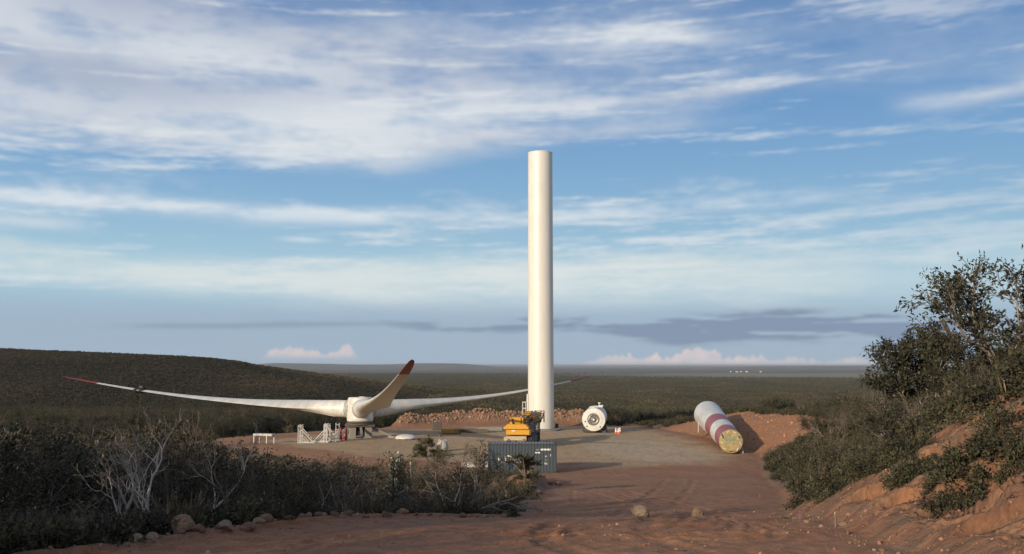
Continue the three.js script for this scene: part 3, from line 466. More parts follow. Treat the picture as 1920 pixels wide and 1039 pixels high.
// ---------------------------------------------------------------- the striped tower section lying down
{
  const a = new THREE.Vector3(24.2, 0, 110), b = new THREE.Vector3(29.0, 0, 147), L = a.distanceTo(b), yaw = Math.atan2(b.x - a.x, b.z - a.z);
  const r0 = 1.27, r1 = 2.02, ya = landAt(a.x, a.z) + 0.12 + r0, yb = landAt(b.x, b.z) + 0.14 + r1, rise = Math.atan2(yb - ya, L);
  const t = thing('tower_section', 'white tower section with two red bands lying beside the road', 'tower section', [a.x, ya, a.z], -yaw);
  const R = (s) => lerp(r0, r1, s), lay = (g) => g.rotateX(-Math.PI / 2 + rise), seg = (s0, s1, n = 1) => { const p = []; for (let i = 0; i < n; i++) { const u = lerp(s0, s1, i / n), v = lerp(s0, s1, (i + 1) / n); p.push([R(u) - 0.004, u * L + 0.012], [R(u), u * L + 0.04], [R(v), v * L - 0.04], [R(v) - 0.004, v * L - 0.012]); } return lay(lathe(p, 80)); };
  part('red_band', seg(0.0, 0.15, 2), bandRed, t); part('white_band', seg(0.15, 0.31, 2), paintWhite, t); part('red_band', seg(0.31, 0.5, 2), bandRed, t); part('white_shell', seg(0.5, 1, 6), paintWhite, t);
  part('far_flange', lay(lathe([[r1, L - 0.05], [r1 + 0.04, L], [r1 - 0.2, L], [r1 - 0.25, L - 0.6], [0, L - 0.7]], 60)), paintGrey, t);
  // the tarpaulin tied over the near end
  const S = 512, cv = document.createElement('canvas'); cv.width = cv.height = S; const cx = cv.getContext('2d');
  cx.fillStyle = '#948560'; cx.fillRect(0, 0, S, S);
  const rr = rng(9); for (let i = 0; i < 420; i++) { cx.fillStyle = `rgba(${rr() < 0.5 ? '206,192,150' : '120,98,62'},${0.05 + 0.12 * rr()})`; cx.save(); cx.translate(rr() * S, rr() * S); cx.rotate(rr() * 3); cx.fillRect(-30 * rr(), -8 * rr(), 20 + 70 * rr(), 4 + 22 * rr()); cx.restore(); }
  cx.fillStyle = '#2d8080'; cx.font = 'bold 66px sans-serif'; cx.textAlign = 'center'; cx.fillText('SIEMENS', S / 2, S * 0.48);
  cx.fillStyle = '#7d7a5e'; cx.fillRect(S * 0.44, S * 0.55, S * 0.12, 8);
  const print = new THREE.CanvasTexture(cv); print.colorSpace = THREE.SRGBColorSpace;
  const tarp = new THREE.MeshStandardMaterial({ map: print, roughness: 0.75 });
  const g = new THREE.BufferGeometry(), P = [], U = [], I = [], nr = 22, na = 72;
  for (let i = 0; i <= nr; i++) for (let j = 0; j <= na; j++) {
    const u = i / nr, q = j / na * 2 * Math.PI, over = Math.max(0, u - 0.86) / 0.14, rr2 = (r0 + 0.03) * Math.min(1, u / 0.86) + 0.02 * over, x = rr2 * Math.cos(q), y = rr2 * Math.sin(q);
    const z = 0.07 + 0.05 * noise2(x * 2.2 + 3, y * 2.2) + 0.03 * noise2(x * 6, y * 6 + 5) - over * (0.28 + 0.1 * noise2(Math.cos(q) * 5 + 9, Math.sin(q) * 5)) - 0.06 * sstep(0.7, 0.86, u);
    P.push(x, y, z); U.push(0.5 + x / (2.15 * r0), 0.5 + y / (2.15 * r0));
  }
  for (let i = 0; i < nr; i++) for (let j = 0; j < na; j++) { const k = i * (na + 1) + j; I.push(k, k + na + 1, k + 1, k + 1, k + na + 1, k + na + 2); }
  g.setAttribute('position', new THREE.Float32BufferAttribute(P, 3)); g.setAttribute('uv', new THREE.Float32BufferAttribute(U, 2)); g.setIndex(I); g.computeVertexNormals();
  const tapeTan = M(0.5, 0.43, 0.3, 0.7);
  const cover = part('end_cover', g, tarp, t, 'yellowed tarpaulin tied over the near end, printed with teal lettering');
  for (let k = 0; k < 9; k++) { const q = k / 9 * 2 * Math.PI + 0.5, c = Math.cos(q), s = Math.sin(q), rA = r0 * (0.78 + 0.1 * rr()); part('tape_patch', T(new THREE.BoxGeometry(0.08 + 0.08 * rr(), 0.22 + 0.3 * rr(), 0.02), rA * c, rA * s, 0.14, 0, 0, q + rr()), k % 3 ? tapeTan : darkSteel, cover); }
  part('edge_rope', T(new THREE.TorusGeometry(r0 + 0.035, 0.025, 6, 60), 0, 0, -0.16), timber, cover);
  for (const [s, side] of [[0.02, 1], [0.8, -1]]) {
    const z = -s * L * Math.cos(rise), y = s * L * Math.sin(rise), rA = R(s), gy = -(ya) + 0.0 + (s < 0.5 ? landAt(a.x, a.z) : landAt(b.x, b.z));
    const leg = part('support_leg', [bar([side * rA * 0.96, y - rA * 0.12, z], [side * (rA + 0.04), gy - 0.02, z], 0.1, 0.12)], frameWhite, t);
    part('foot_plate', [box(0.9, 0.06, 0.5, side * (rA + 0.2), gy + 0.02, z)], timber, leg);
  }
  for (const s of [0.06, 0.82]) part('saddle_block', [box(R(s) * 1.5, 0.3, 0.6, 0, s * L * Math.sin(rise) - R(s) - 0.02, -s * L)], timber, t);
}

// ---------------------------------------------------------------- the shipping container
{
  const X = 0.92, D = 89.2, y0 = landAt(X, D) + 0.02, Lc = 6.06, Hc = 2.59, Wc = 2.44;
  const t = thing('shipping_container', 'dark grey-blue shipping container with white lettering behind the spiky tree', 'container', [X, y0, D], -0.012);
  const S = 1024, cv = document.createElement('canvas'); cv.width = S; cv.height = 438; const cx = cv.getContext('2d');
  cx.fillStyle = '#3b4650'; cx.fillRect(0, 0, S, 438);
  const r = rng(31); for (let i = 0; i < 700; i++) { cx.fillStyle = `rgba(${['70,82,92', '40,48,56', '96,70,52', '120,125,125'][i % 4]},${0.04 + 0.13 * r()})`; const x = r() * S; cx.fillRect(x, r() * 438, 2 + 8 * r(), 6 + 90 * r() ** 2); }
  cx.fillStyle = '#dcdcd4'; cx.font = 'bold 62px sans-serif'; cx.textBaseline = 'alphabetic';
  cx.fillText('N', 128, 266); cx.fillText('T', 236, 266); cx.fillText('COLAS', 318, 266);
  cx.beginPath(); cx.moveTo(228, 205); cx.lineTo(296, 172); cx.lineTo(362, 205); cx.lineTo(322, 194); cx.lineTo(300, 200); cx.lineTo(280, 190); cx.closePath(); cx.fill();
  cx.font = 'bold 28px sans-serif'; [...'LA  C  CARRI'].forEach((c, i) => cx.fillText(c, 180 + i * 30, 302));
  cx.fillRect(794, 62, 164, 28); cx.fillStyle = '#3b4650'; for (let i = 0; i < 7; i++) cx.fillRect(800 + i * 22, 68, 3, 16);
  cx.fillStyle = '#dcdcd4'; cx.font = 'bold 26px sans-serif'; cx.fillText('22', 736, 88); cx.fillRect(716, 118, 74, 22); cx.fillStyle = '#3b4650'; for (let i = 0; i < 3; i++) cx.fillRect(732 + i * 18, 123, 3, 12);
  cx.fillStyle = '#dcdcd4'; cx.font = 'bold 44px sans-serif'; cx.fillText('A', 872, 206); cx.fillText('I', 946, 190); cx.fillText('TR', 856, 332); cx.fillStyle = '#a8a040'; cx.fillText('V', 872, 270);
  const tex = new THREE.CanvasTexture(cv); tex.colorSpace = THREE.SRGBColorSpace;
  const side = new THREE.MeshStandardMaterial({ map: tex, roughness: 0.6 }), plain = M(0.043, 0.06, 0.08, 0.6, { map: wear }), edge = M(0.05, 0.065, 0.08, 0.6, { map: wear });
  const wave = (len, h, pitch, depth) => {                 // a corrugated panel in the xy plane, its folds upright
    const xs = []; const n = Math.round(len / pitch), p = len / n;
    for (let i = 0; i < n; i++) xs.push([i * p, 0], [i * p + p * 0.3, 0], [i * p + p * 0.45, -depth], [i * p + p * 0.85, -depth]); xs.push([len, 0]);
    const P = [], U = [], I = []; for (let i = 0; i < xs.length - 1; i++) { const [xa, za] = xs[i], [xb, zb] = xs[i + 1], k = P.length / 3; P.push(xa - len / 2, 0, za, xb - len / 2, 0, zb, xb - len / 2, h, zb, xa - len / 2, h, za); U.push(xa / len, 0, xb / len, 0, xb / len, 1, xa / len, 1); I.push(k, k + 1, k + 2, k, k + 2, k + 3); }
    const g = new THREE.BufferGeometry(); g.setAttribute('position', new THREE.Float32BufferAttribute(P, 3)); g.setAttribute('uv', new THREE.Float32BufferAttribute(U, 2)); g.setIndex(I); const q = g.toNonIndexed(); q.computeVertexNormals(); return q;
  };
  part('front_wall', wave(Lc - 0.3, Hc - 0.34, 0.278, 0.045).translate(0, 0.2, Wc / 2 - 0.02), side, t);
  part('back_wall', wave(Lc - 0.3, Hc - 0.34, 0.278, 0.045).rotateY(Math.PI).translate(0, 0.2, -Wc / 2 + 0.02), plain, t);
  part('end_wall', wave(Wc - 0.24, Hc - 0.34, 0.24, 0.045).rotateY(-Math.PI / 2).translate(-Lc / 2 + 0.03, 0.2, 0), plain, t);
  const dr = part('end_doors', [box(0.05, Hc - 0.34, 1.08, Lc / 2 - 0.05, Hc / 2 + 0.02, 0.56), box(0.05, Hc - 0.34, 1.08, Lc / 2 - 0.05, Hc / 2 + 0.02, -0.56)], plain, t);
  for (const z of [-0.85, -0.3, 0.3, 0.85]) part('lock_rod', rod([Lc / 2 + 0.005, 0.2, z], [Lc / 2 + 0.005, Hc - 0.16, z], 0.022), steel, dr);
  part('roof', [wave(Lc - 0.3, Wc - 0.2, 0.278, 0.03).rotateX(-Math.PI / 2).translate(0, Hc - 0.03, Wc / 2 - 0.1)], M(0.28, 0.28, 0.27, 0.7, { map: wear }), t);
  for (const x of [-1, 1]) for (const z of [-1, 1]) { part('corner_post', box(0.16, Hc - 0.28, 0.14, x * (Lc / 2 - 0.08), Hc / 2, z * (Wc / 2 - 0.07)), edge, t); for (const y of [0.07, Hc - 0.06]) part('corner_casting', box(0.178, 0.118, 0.162, x * (Lc / 2 - 0.085), y, z * (Wc / 2 - 0.078)), darkSteel, t); }
  for (const z of [-1, 1]) { part('top_rail', box(Lc - 0.34, 0.12, 0.08, 0, Hc - 0.07, z * (Wc / 2 - 0.05)), edge, t); part('bottom_rail', box(Lc - 0.34, 0.16, 0.1, 0, 0.12, z * (Wc / 2 - 0.06)), edge, t); }
}

// ---------------------------------------------------------------- the truck crane, seen from behind
{
  const X = 0.75, D = 119, y0 = landAt(X, D);
  const t = thing('truck_crane', 'yellow truck crane with folded boom parked behind the container', 'crane', [X, y0, D], -0.13);
  const cream = M(0.55, 0.47, 0.33, 0.6, { map: wear }), grey = M(0.21, 0.19, 0.18, 0.6, { map: wear }), shadedYellow = M(0.42, 0.2, 0.035, 0.5, { map: wear });  // the boom is the same yellow, with its shade put into the colour
  const ch = part('chassis', [box(2.7, 0.5, 12.6, 0, 1.05, -6.3), box(2.95, 0.12, 11.8, 0, 1.42, -6.4)], darkSteel, t);
  for (let k = 0; k < 7; k++) part('tool_locker', box(0.5, 0.62, 1.2, 1.22, 0.86, -2.0 - k * 1.45), k % 2 ? grey : darkSteel, ch);
  const bm = part('rear_bumper', [box(2.45, 0.52, 0.35, -0.2, 1.2, 0.18)], cream, t);
  for (const x of [-1.1, 0.75]) part('tail_light', box(0.3, 0.14, 0.04, x, 1.08, 0.37), redPaint, bm);
  part('bumper_strip', [box(0.9, 0.3, 0.06, 0.3, 0.72, 0.2), box(0.5, 0.2, 0.06, -0.6, 0.75, 0.2)], cream, bm);
  for (const x of [-1, 1]) for (const z of [-0.4, -8.6]) { const j = part('outrigger', [box(0.36, 0.44, 0.42, x * 1.52 - 0.08, 1.1, z), rod([x * 1.62, 0.45, z], [x * 1.62, 1.3, z], 0.12)], x < 0 && z > -1 ? cream : darkSteel, t); part('jack_pad', [cyl(0.26, 0.2, 0.12, x * 1.62, 0.42, z)], steel, j); }
  for (const z of [-1.7, -3.2, -6.6, -8.1, -10.6]) for (const x of [-1, 1]) { const w = part('wheel', T(new THREE.CylinderGeometry(0.62, 0.62, 0.5, 28).rotateZ(Math.PI / 2), x * 1.18, 0.62, z), rubber, t); part('rim', T(new THREE.CylinderGeometry(0.34, 0.36, 0.52, 20).rotateZ(Math.PI / 2), x * 1.18, 0.62, z), steel, w); }
  const cab = part('driver_cab', [box(2.7, 1.5, 1.9, 0, 2.1, -11.7, 0, 0, 0, 0.16)], grey, t);
  part('cab_window', [box(0.04, 0.6, 1.2, 1.36, 2.4, -11.7), box(2.2, 0.6, 0.04, 0, 2.4, -10.74)], glassDark, cab);
  const ct = part('counterweight', [box(2.85, 0.66, 1.5, 0, 1.92, -0.35)], yellow, t);
  const trap = new THREE.Shape(); trap.moveTo(-1.55, 2.32); trap.lineTo(1.35, 2.32); trap.lineTo(1.4, 2.46); trap.lineTo(1.0, 2.86); trap.lineTo(-1.15, 2.86); trap.lineTo(-1.6, 2.46); trap.closePath();
  part('counterweight_tray', new THREE.ExtrudeGeometry(trap, { depth: 1.7, bevelEnabled: true, bevelSize: 0.02, bevelThickness: 0.02, bevelSegments: 1 }).translate(-0.1, 0, -1.1), yellow, ct);
  part('name_plate', [box(0.42, 0.1, 0.02, -0.55, 2.1, 0.42)], whiteBand, ct);
  const wh = part('winch_housing', [box(1.15, 0.82, 1.1, -0.2, 3.26, -0.5), box(0.16, 0.86, 1.2, -0.92, 3.2, -0.5), box(0.16, 0.86, 1.2, 0.52, 3.2, -0.5), box(0.14, 0.72, 0.5, -0.74, 3.18, 0.1)], yellow, t);
  for (const [a, b] of [[-1.5, -0.9], [0.55, 1.05]]) part('locking_pin', rod([a, 3.16, -0.3], [b, 3.16, -0.3], 0.05), steel, wh);
  part('hose_slot', box(0.1, 0.45, 0.03, -0.66, 3.2, 0.37), darkSteel, wh); part('hose_slot', box(0.1, 0.3, 0.03, 0.36, 3.0, 0.07), darkSteel, wh);
  const up = part('upper_deck', [box(2.3, 0.5, 5.2, 0, 1.95, -3.6), box(0.9, 1.15, 2.6, 1.0, 2.3, -2.6)], grey, t);
  part('vent', [box(0.03, 0.5, 0.9, 1.47, 2.4, -2.4)], darkSteel, up);
  const oc = part('operator_cab', [box(0.95, 1.4, 1.9, 1.02, 2.5, -5.2, 0, 0, 0, 0.12)], darkSteel, t);
  part('cab_window', [box(0.03, 0.75, 1.3, 1.51, 2.75, -5.2), box(0.7, 0.7, 0.03, 1.02, 2.75, -4.22)], glassDark, oc);
  part('side_lamp', [box(0.25, 0.12, 0.12, 1.2, 3.25, -6.4)], whiteBand, oc);
  const bo = part('boom', [bar([0.35, 3.05, -1.2], [0.75, 3.35, -13.2], 0.95, 0.8)], shadedYellow, t);
  part('boom_section', [bar([0.75, 3.35, -13.1], [0.79, 3.37, -14.0], 0.76, 0.64)], yellowWorn, bo);
  part('boom_pipe', [rod([0.2, 3.72, -0.9], [0.5, 3.9, -11], 0.09), rod([0.7, 3.68, -1.6], [0.95, 3.88, -11.5], 0.07)], steel, bo);
  part('boom_winch', [T(new THREE.CylinderGeometry(0.36, 0.36, 0.8, 20).rotateZ(Math.PI / 2), 0.45, 3.78, -6.5), box(0.9, 0.3, 2.4, 0.5, 3.75, -5.0)], yellowWorn, bo);
  const jib = []; const A = [[1.25, 2.95], [1.25, 3.6], [1.62, 2.95], [1.62, 3.6]]; for (const [x, y] of A) jib.push(bar([x - 0.1, y, -2.5], [x + 0.25, y + 0.05, -12.5], 0.07));
  for (let k = 0; k < 9; k++) { const z = -2.5 - k * 1.11, e = z - 1.11, o = k * 0.035; jib.push(bar([1.52 + o, 2.95, z], [1.55 + o, 3.62, e], 0.045), bar([1.15 + o, 2.95, z], [1.5 + o, 2.95, e], 0.045), bar([1.15 + o, 3.6, z], [1.5 + o, 3.6, e], 0.045)); }
  part('folded_jib', jib, yellowWorn, bo);
  part('boom_head', [box(0.12, 1.5, 0.5, 0.5, 3.1, -14.1), box(0.12, 1.5, 0.5, 1.3, 3.1, -14.1), bar([0.5, 3.8, -14.2], [1.7, 3.8, -14.2], 0.08), bar([1.7, 3.85, -14.2], [1.7, 2.3, -14.2], 0.14), bar([1.3, 2.4, -14.2], [1.7, 3.7, -14.2], 0.06), T(new THREE.CylinderGeometry(0.3, 0.3, 0.7, 18).rotateZ(Math.PI / 2), 0.9, 2.5, -14.2)], darkSteel, bo);
}

// ---------------------------------------------------------------- frames, trestle, covers and slabs about the pad
function ladderPost(x, z, h, w = 0.36) { const g = [bar([x, 0, z], [x, h, z], 0.09), bar([x + w, 0, z], [x + w, h, z], 0.09)]; for (let y = 0.3; y <= h; y += 0.62) g.push(bar([x, Math.min(y, h - 0.04), z], [x + w, Math.min(y, h - 0.04), z], 0.07)); return g; }
{
  const at = (px, D, dy = 0) => { const x = (px - 960) / 1848 * D; return [x, landAt(x, D) + dy, D]; };
  const spots = [[563, 128, 0.06, 'white lattice transport frame, leftmost of the row by the rotor', false], [590, 129, -0.1, 'white lattice transport frame with twin posts, middle of the row', true], [612, 130.5, 0.12, 'white lattice transport frame beside the red support', false]];
  spots.forEach(([px, D, turn, label, mirror]) => {
    const t = thing('transport_frame', label, 'steel frame', at(px, D), turn, 'white lattice frames beside the rotor'), f = mirror ? -1 : 1, X = (x) => mirror ? 2.05 - x : x;
    part('ladder_post', ladderPost(mirror ? 1.5 : 0, 0, 2.35), frameWhite, t);
    part('ladder_post', ladderPost(mirror ? 1.5 : 0, -1.5, 2.35), frameWhite, t);
    part('base_beam', [bar([0, 0.08, 0], [2.1, 0.08, 0], 0.12), bar([0, 0.08, -1.5], [2.1, 0.08, -1.5], 0.12), bar([0.1, 0.08, -1.5], [0.1, 0.08, 0], 0.1), bar([2.0, 0.08, -1.5], [2.0, 0.08, 0], 0.1)], frameWhite, t);
    for (const z of [0, -1.5]) { part('brace', [bar([X(0.38), 1.75, z], [X(1.95), 0.12, z], 0.1)], frameWhite, t); part('brace', [bar([X(0.38), 0.95, z], [X(1.1), 0.12, z], 0.07)], frameWhite, t); }
    part('cross_tie', [bar([X(0.2), 2.25, -1.5], [X(0.2), 2.25, 0], 0.08), bar([X(0.2), 0.4, -1.5], [X(0.2), 2.1, 0], 0.06)], frameWhite, t);
  });
  const tail = thing('transport_frame', 'lone white lattice post standing next to the red support', 'steel frame', at(633, 131), 0, 'white lattice frames beside the rotor');
  part('ladder_post', ladderPost(0, 0, 2.4, 0.42), frameWhite, tail); part('brace', [bar([0, 1.6, 0], [-0.9, 0.1, 0], 0.1), bar([0.2, 0.1, 0], [0.2, 0.1, 1.2], 0.1), bar([0.2, 1.4, 0], [0.2, 0.1, 1.1], 0.08)], frameWhite, tail); part('base_beam', [box(1.5, 0.16, 0.5, -0.3, 0.08, 0.3)], frameWhite, tail);
  const red = thing('support_frame', 'red steel support frame standing against the rotor stand', 'steel frame', at(642, 133.5), 0.1);
  for (const x of [0, 0.72]) part('red_post', [T(new THREE.CylinderGeometry(0.12, 0.24, 1.75, 4).rotateY(Math.PI / 4), x, 0.88, 0), box(0.34, 0.08, 0.5, x, 0.04, 0)], redPaint, red);
  part('cross_beam', [box(0.6, 0.3, 0.2, 0.36, 0.3, 0)], redPaint, red); part('cradle_bar', [bar([0, 0.75, 0], [0.72, 0.75, 0], 0.12)], frameWhite, red);

  const tr = thing('steel_trestle', 'white steel trestle table standing alone on the red dirt', 'trestle', at(500, 128), -0.3);
  part('top_beam', [box(2.75, 0.28, 0.9, 0, 1.08, 0)], frameWhite, tr); for (const [x, z] of [[-1.25, 0.35], [-0.9, -0.35], [1.25, -0.35], [0.6, 0.35]]) part('leg', [bar([x, 0, z], [x, 0.96, z], 0.13)], frameWhite, tr); part('end_brace', [bar([-1.25, 0.25, 0.35], [-0.9, 0.25, -0.35], 0.07), bar([0.6, 0.25, 0.35], [1.25, 0.25, -0.35], 0.07)], frameWhite, tr);

  const c = thing('nose_cover', 'white domed nose cover lying on the pad beside the rotor', 'cover', at(763, 136), 0.4);
  part('dome', lathe([[1.42, 0.12], [1.46, 0.2], [1.36, 0.42], [1.05, 0.58], [0.6, 0.67], [0, 0.7]], 48), paintWhite, c);
  for (let k = 0; k < 9; k++) { const a = k / 9 * 2 * Math.PI; part('rim_lug', box(0.5, 0.2, 0.16, 1.36 * Math.cos(a), 0.12, 1.36 * Math.sin(a), 0, -a + Math.PI / 2, 0), concrete, c); }
  const blk = thing('stone_block', 'grey-brown square block standing at the foot of the rubble', 'block', at(820, 163), 0.2); part('block_body', box(1.5, 1.3, 1.4, 0, 0.65, 0, 0, 0, 0, 0.06), concreteDark, blk); part('lifting_eye', [T(new THREE.TorusGeometry(0.1, 0.025, 6, 14), 0, 1.36, 0)], steel, blk);
  for (let k = 0; k < 3; k++) { const p = at(850 + k * 22, 157 - k * 1.6), m = thing('timber_mat', ['dark timber mat lying flat, nearest the grey block', 'dark timber mat lying flat in the middle of three', 'dark timber mat lying flat, nearest the pale beam'][k], 'mat', p, 0.12 + 0.08 * k, 'timber mats by the rubble'); for (let i = 0; i < 5; i++) part('plank', box(3.4, 0.42, 0.42, 0, 0.22, -0.94 + i * 0.47), timber, m); }
  const yb = thing('lifting_beam', 'yellow steel lifting beam lying on the ground by the mats', 'beam', at(846, 149), 0.1);
  part('beam', [box(2.4, 0.1, 0.36, 0, 0.62, 0), box(2.4, 0.1, 0.36, 0, 0.3, 0), box(2.3, 0.26, 0.08, 0, 0.46, 0)], yellow, yb); for (const x of [-1.1, -0.55, 0, 0.85]) part('rib', box(0.08, 0.52, 0.34, x, 0.44, 0), yellow, yb); part('lug', [box(0.5, 0.5, 0.12, 0.85, 0.85 - 0.25, 0.2)], yellowWorn, yb); part('sleeper', [box(3.4, 0.24, 0.5, -0.1, 0.12, 0)], timber, yb);
  const fl = thing('steel_plate', 'flat rusty plate on sleepers near the white nose cover', 'plate', at(815, 144), -0.05); part('plate', box(2.5, 0.08, 1.3, 0, 0.3, 0), concreteDark, fl); for (const x of [-0.9, 0.9]) part('sleeper', box(0.24, 0.24, 1.5, x, 0.12, 0), timber, fl);
  const pb = thing('concrete_beam', 'long pale concrete beam lying between mats and crane', 'beam', at(919, 157), 0.05); part('beam_body', box(3.9, 0.62, 0.7, 0, 0.45, 0, 0, 0, 0, 0.05), concrete, pb); for (const x of [-1.4, 1.4]) part('sleeper', box(0.3, 0.16, 1.0, x, 0.08, 0), timber, pb);
  const sk = thing('bulk_sack', 'bulging white sack half hidden behind the bush on the pad edge', 'sack', at(831, 114.5), 0.3);
  part('sack_body', lathe([[0, 0], [0.5, 0.02], [0.62, 0.2], [0.66, 0.55], [0.6, 0.95], [0.42, 1.18], [0.18, 1.28], [0, 1.3]], 24), M(0.66, 0.66, 0.63, 0.8, { map: rough }), sk); for (const a of [0.6, 2.2, 3.8, 5.4]) part('lifting_loop', T(new THREE.TorusGeometry(0.13, 0.02, 6, 14, Math.PI), 0.38 * Math.cos(a), 1.17, 0.38 * Math.sin(a), 0, -a, 0), whiteBand, sk);
  const gp = thing('steel_beam', 'pale grey steel beam lying left of the container', 'beam', at(893, 92, 0.02), 0.06); part('web', box(2.6, 0.34, 0.06, 0, 0.35, 0), frameWhite, gp); part('flange', box(2.6, 0.05, 0.34, 0, 0.52, 0), frameWhite, gp); part('flange', box(2.6, 0.05, 0.34, 0, 0.18, 0), frameWhite, gp); for (const x of [-1, 1]) part('sleeper', box(0.16, 0.16, 0.7, x, 0.08, 0), timber, gp);
  const cb = thing('control_cabinet', 'small dark cabinet at the right foot of the standing tower', 'cabinet', at(1043, 165), 0.2); part('cabinet_body', box(0.5, 0.95, 0.45, 0, 0.5, 0), M(0.09, 0.045, 0.05, 0.6), cb); part('cabinet_door', box(0.4, 0.75, 0.03, 0, 0.52, 0.24), darkSteel, cb);
  // cones
  const cone0 = [1136.5, 158], cones = [[1136.5, 158.5, 'orange and white traffic cone standing alone behind the nacelle'], [1153, 151.5, 'orange and white traffic cone, nearest the nacelle in the close trio'], [1157.5, 151, 'orange and white traffic cone, middle of the close trio'], [1160.5, 153, 'orange and white traffic cone, furthest from the nacelle in the trio']];
  let proto; for (const [px, D, label] of cones) {
    const p = at(px, D);
    if (!proto) { proto = thing('traffic_cone', label, 'traffic cone', p, 0.3, 'traffic cones by the nacelle'); const b = part('cone_body', lathe([[0.2, 0.05], [0.045, 0.86], [0.0, 0.87]], 24), orangePlastic, proto); part('reflective_band', lathe([[0.166, 0.26], [0.13, 0.46]], 24), whiteBand, b); part('reflective_band', lathe([[0.112, 0.55], [0.075, 0.76]], 24), whiteBand, b); part('cone_base', box(0.5, 0.06, 0.5, 0, 0.03, 0), orangePlastic, proto); }
    else { const c2 = copyOf(proto, label); c2.position.set(p[0], p[1], -p[2]); c2.rotation.y = px; }
  }
  // wooden stakes on the right
  const st = (px, py, D, h, w, name, label, lean) => { const x = (px - 960) / 1848 * D, y = landAt(x, D); const g = thing(name, label, 'post', [x, y - 0.05, D], 0.4); const p = part('shaft', [T(new THREE.CylinderGeometry(w * 0.8, w, h, 7), 0, h / 2, 0, 0, 0, lean)], M(0.25, 0.2, 0.15, 0.95, { map: wear }), g); part('cut_top', [T(new THREE.CylinderGeometry(w * 0.5, w * 0.8, 0.05, 7), -Math.sin(lean) * h, h + 0.02, 0, 0, 0, lean)], M(0.4, 0.33, 0.24, 0.9), p); };
  st(1556, 1000, 21.5, 0.32, 0.025, 'survey_stake', 'thin wooden survey stake at the foot of the eroded bank', 0.03);
  st(1769, 770, 41, 1.4, 0.1, 'fence_post', 'weathered wooden post standing in the scrub below the leafy tree', 0.05);
}
// white houses of a village far out on the plain
{
  const wall = M(0.75, 0.73, 0.68, 0.9), roof = M(0.35, 0.17, 0.1, 0.9), win = M(0.06, 0.06, 0.07, 0.5);
  const spots = [[512, 10200, 34], [528, 10300, 26], [545, 10000, 40], [553, 10100, 44], [1368, 11500, 24], [1380, 11300, 40], [1388, 11600, 22], [1398, 11400, 30], [1424, 11500, 24]], names = ['far white house on the plain, left end of the left village', 'far white house on the plain, second in the left village', 'far white house on the plain, third in the left village', 'far white house on the plain, right end of the left village', 'far white house on the plain, left end of the right village', 'far white house on the plain, longest in the right village', 'far white house on the plain, middle of the right village', 'far white house on the plain, fourth in the right village', 'far white house on the plain, right end of the right village'];
  spots.forEach(([px, D, w], i) => {
    const x = (px - 960) / 1848 * D, h = thing('village_house', names[i], 'house', [x, landAt(x, D) - 1, D], i * 0.4, 'white houses of far villages');
    part('wall', box(w, 7, 14, 0, 3.5, 0, 0, 0, 0, 0.2), wall, h); part('roof', [T(new THREE.CylinderGeometry(0.5, 9, 4, 4).rotateY(Math.PI / 4).scale(w / 13, 1, 1.2), 0, 9, 0)], roof, h);
    for (let k = 0; k < 3; k++) part('window', box(2.2, 3, 0.3, (k - 1) * w * 0.28, 4, 7.1), win, h);
  });
}
// ---------------------------------------------------------------- plants
class Mesher {
  constructor() { this.p = []; this.n = []; this.c = []; this.i = []; }
  limb(a, b, ra, rb, sides, color) {                      // a tapered stick
    const d = b.clone().sub(a).normalize(), u = Math.abs(d.y) < 0.9 ? new THREE.Vector3(0, 1, 0) : new THREE.Vector3(1, 0, 0), e = u.cross(d).normalize(), f = d.clone().cross(e), k = this.p.length / 3;
    for (const [q, r] of [[a, ra], [b, rb]]) for (let j = 0; j < sides; j++) { const t = j / sides * 2 * Math.PI, c = Math.cos(t), s = Math.sin(t), nx = e.x * c + f.x * s, ny = e.y * c + f.y * s, nz = e.z * c + f.z * s; this.p.push(q.x + nx * r, q.y + ny * r, q.z + nz * r); this.n.push(nx, ny, nz); this.c.push(color[0], color[1], color[2]); }
    for (let j = 0; j < sides; j++) { const m = (j + 1) % sides; this.i.push(k + j, k + m, k + sides + j, k + m, k + sides + m, k + sides + j); }
  }
  leaf(at, dir, side, len, wid, color, fold = 0) {        // a pointed blade
    const n = side.clone().cross(dir).normalize(), k = this.p.length / 3, mid = at.clone().addScaledVector(dir, len * 0.45), l = mid.clone().addScaledVector(side, wid / 2).addScaledVector(n, fold), r = mid.clone().addScaledVector(side, -wid / 2).addScaledVector(n, fold), e = at.clone().addScaledVector(dir, len).addScaledVector(n, -fold);
    for (const q of [at, l, e, r]) { this.p.push(q.x, q.y, q.z); this.n.push(n.x, n.y, n.z); this.c.push(color[0], color[1], color[2]); }
    this.i.push(k, k + 1, k + 2, k, k + 2, k + 3);
  }
  build() { const g = new THREE.BufferGeometry(); g.setAttribute('position', new THREE.Float32BufferAttribute(this.p, 3)); g.setAttribute('normal', new THREE.Float32BufferAttribute(this.n, 3)); g.setAttribute('color', new THREE.Float32BufferAttribute(this.c, 3)); g.setIndex(this.i); return g; }
}
const barkMat = new THREE.MeshStandardMaterial({ vertexColors: true, roughness: 0.95 }), leafMat = new THREE.MeshStandardMaterial({ vertexColors: true, roughness: 0.8, side: THREE.DoubleSide });
const V = (x, y, z) => new THREE.Vector3(x, y, z);
function jitter(r, d, amt) { return d.clone().add(V((r() - 0.5) * amt, (r() - 0.5) * amt, (r() - 0.5) * amt)).normalize(); }
const pick = (r, list) => list[Math.floor(r() * list.length)];
const vary = (r, c, a = 0.25) => { const k = 1 + (r() - 0.5) * 2 * a; return [c[0] * k, c[1] * k, c[2] * k]; };
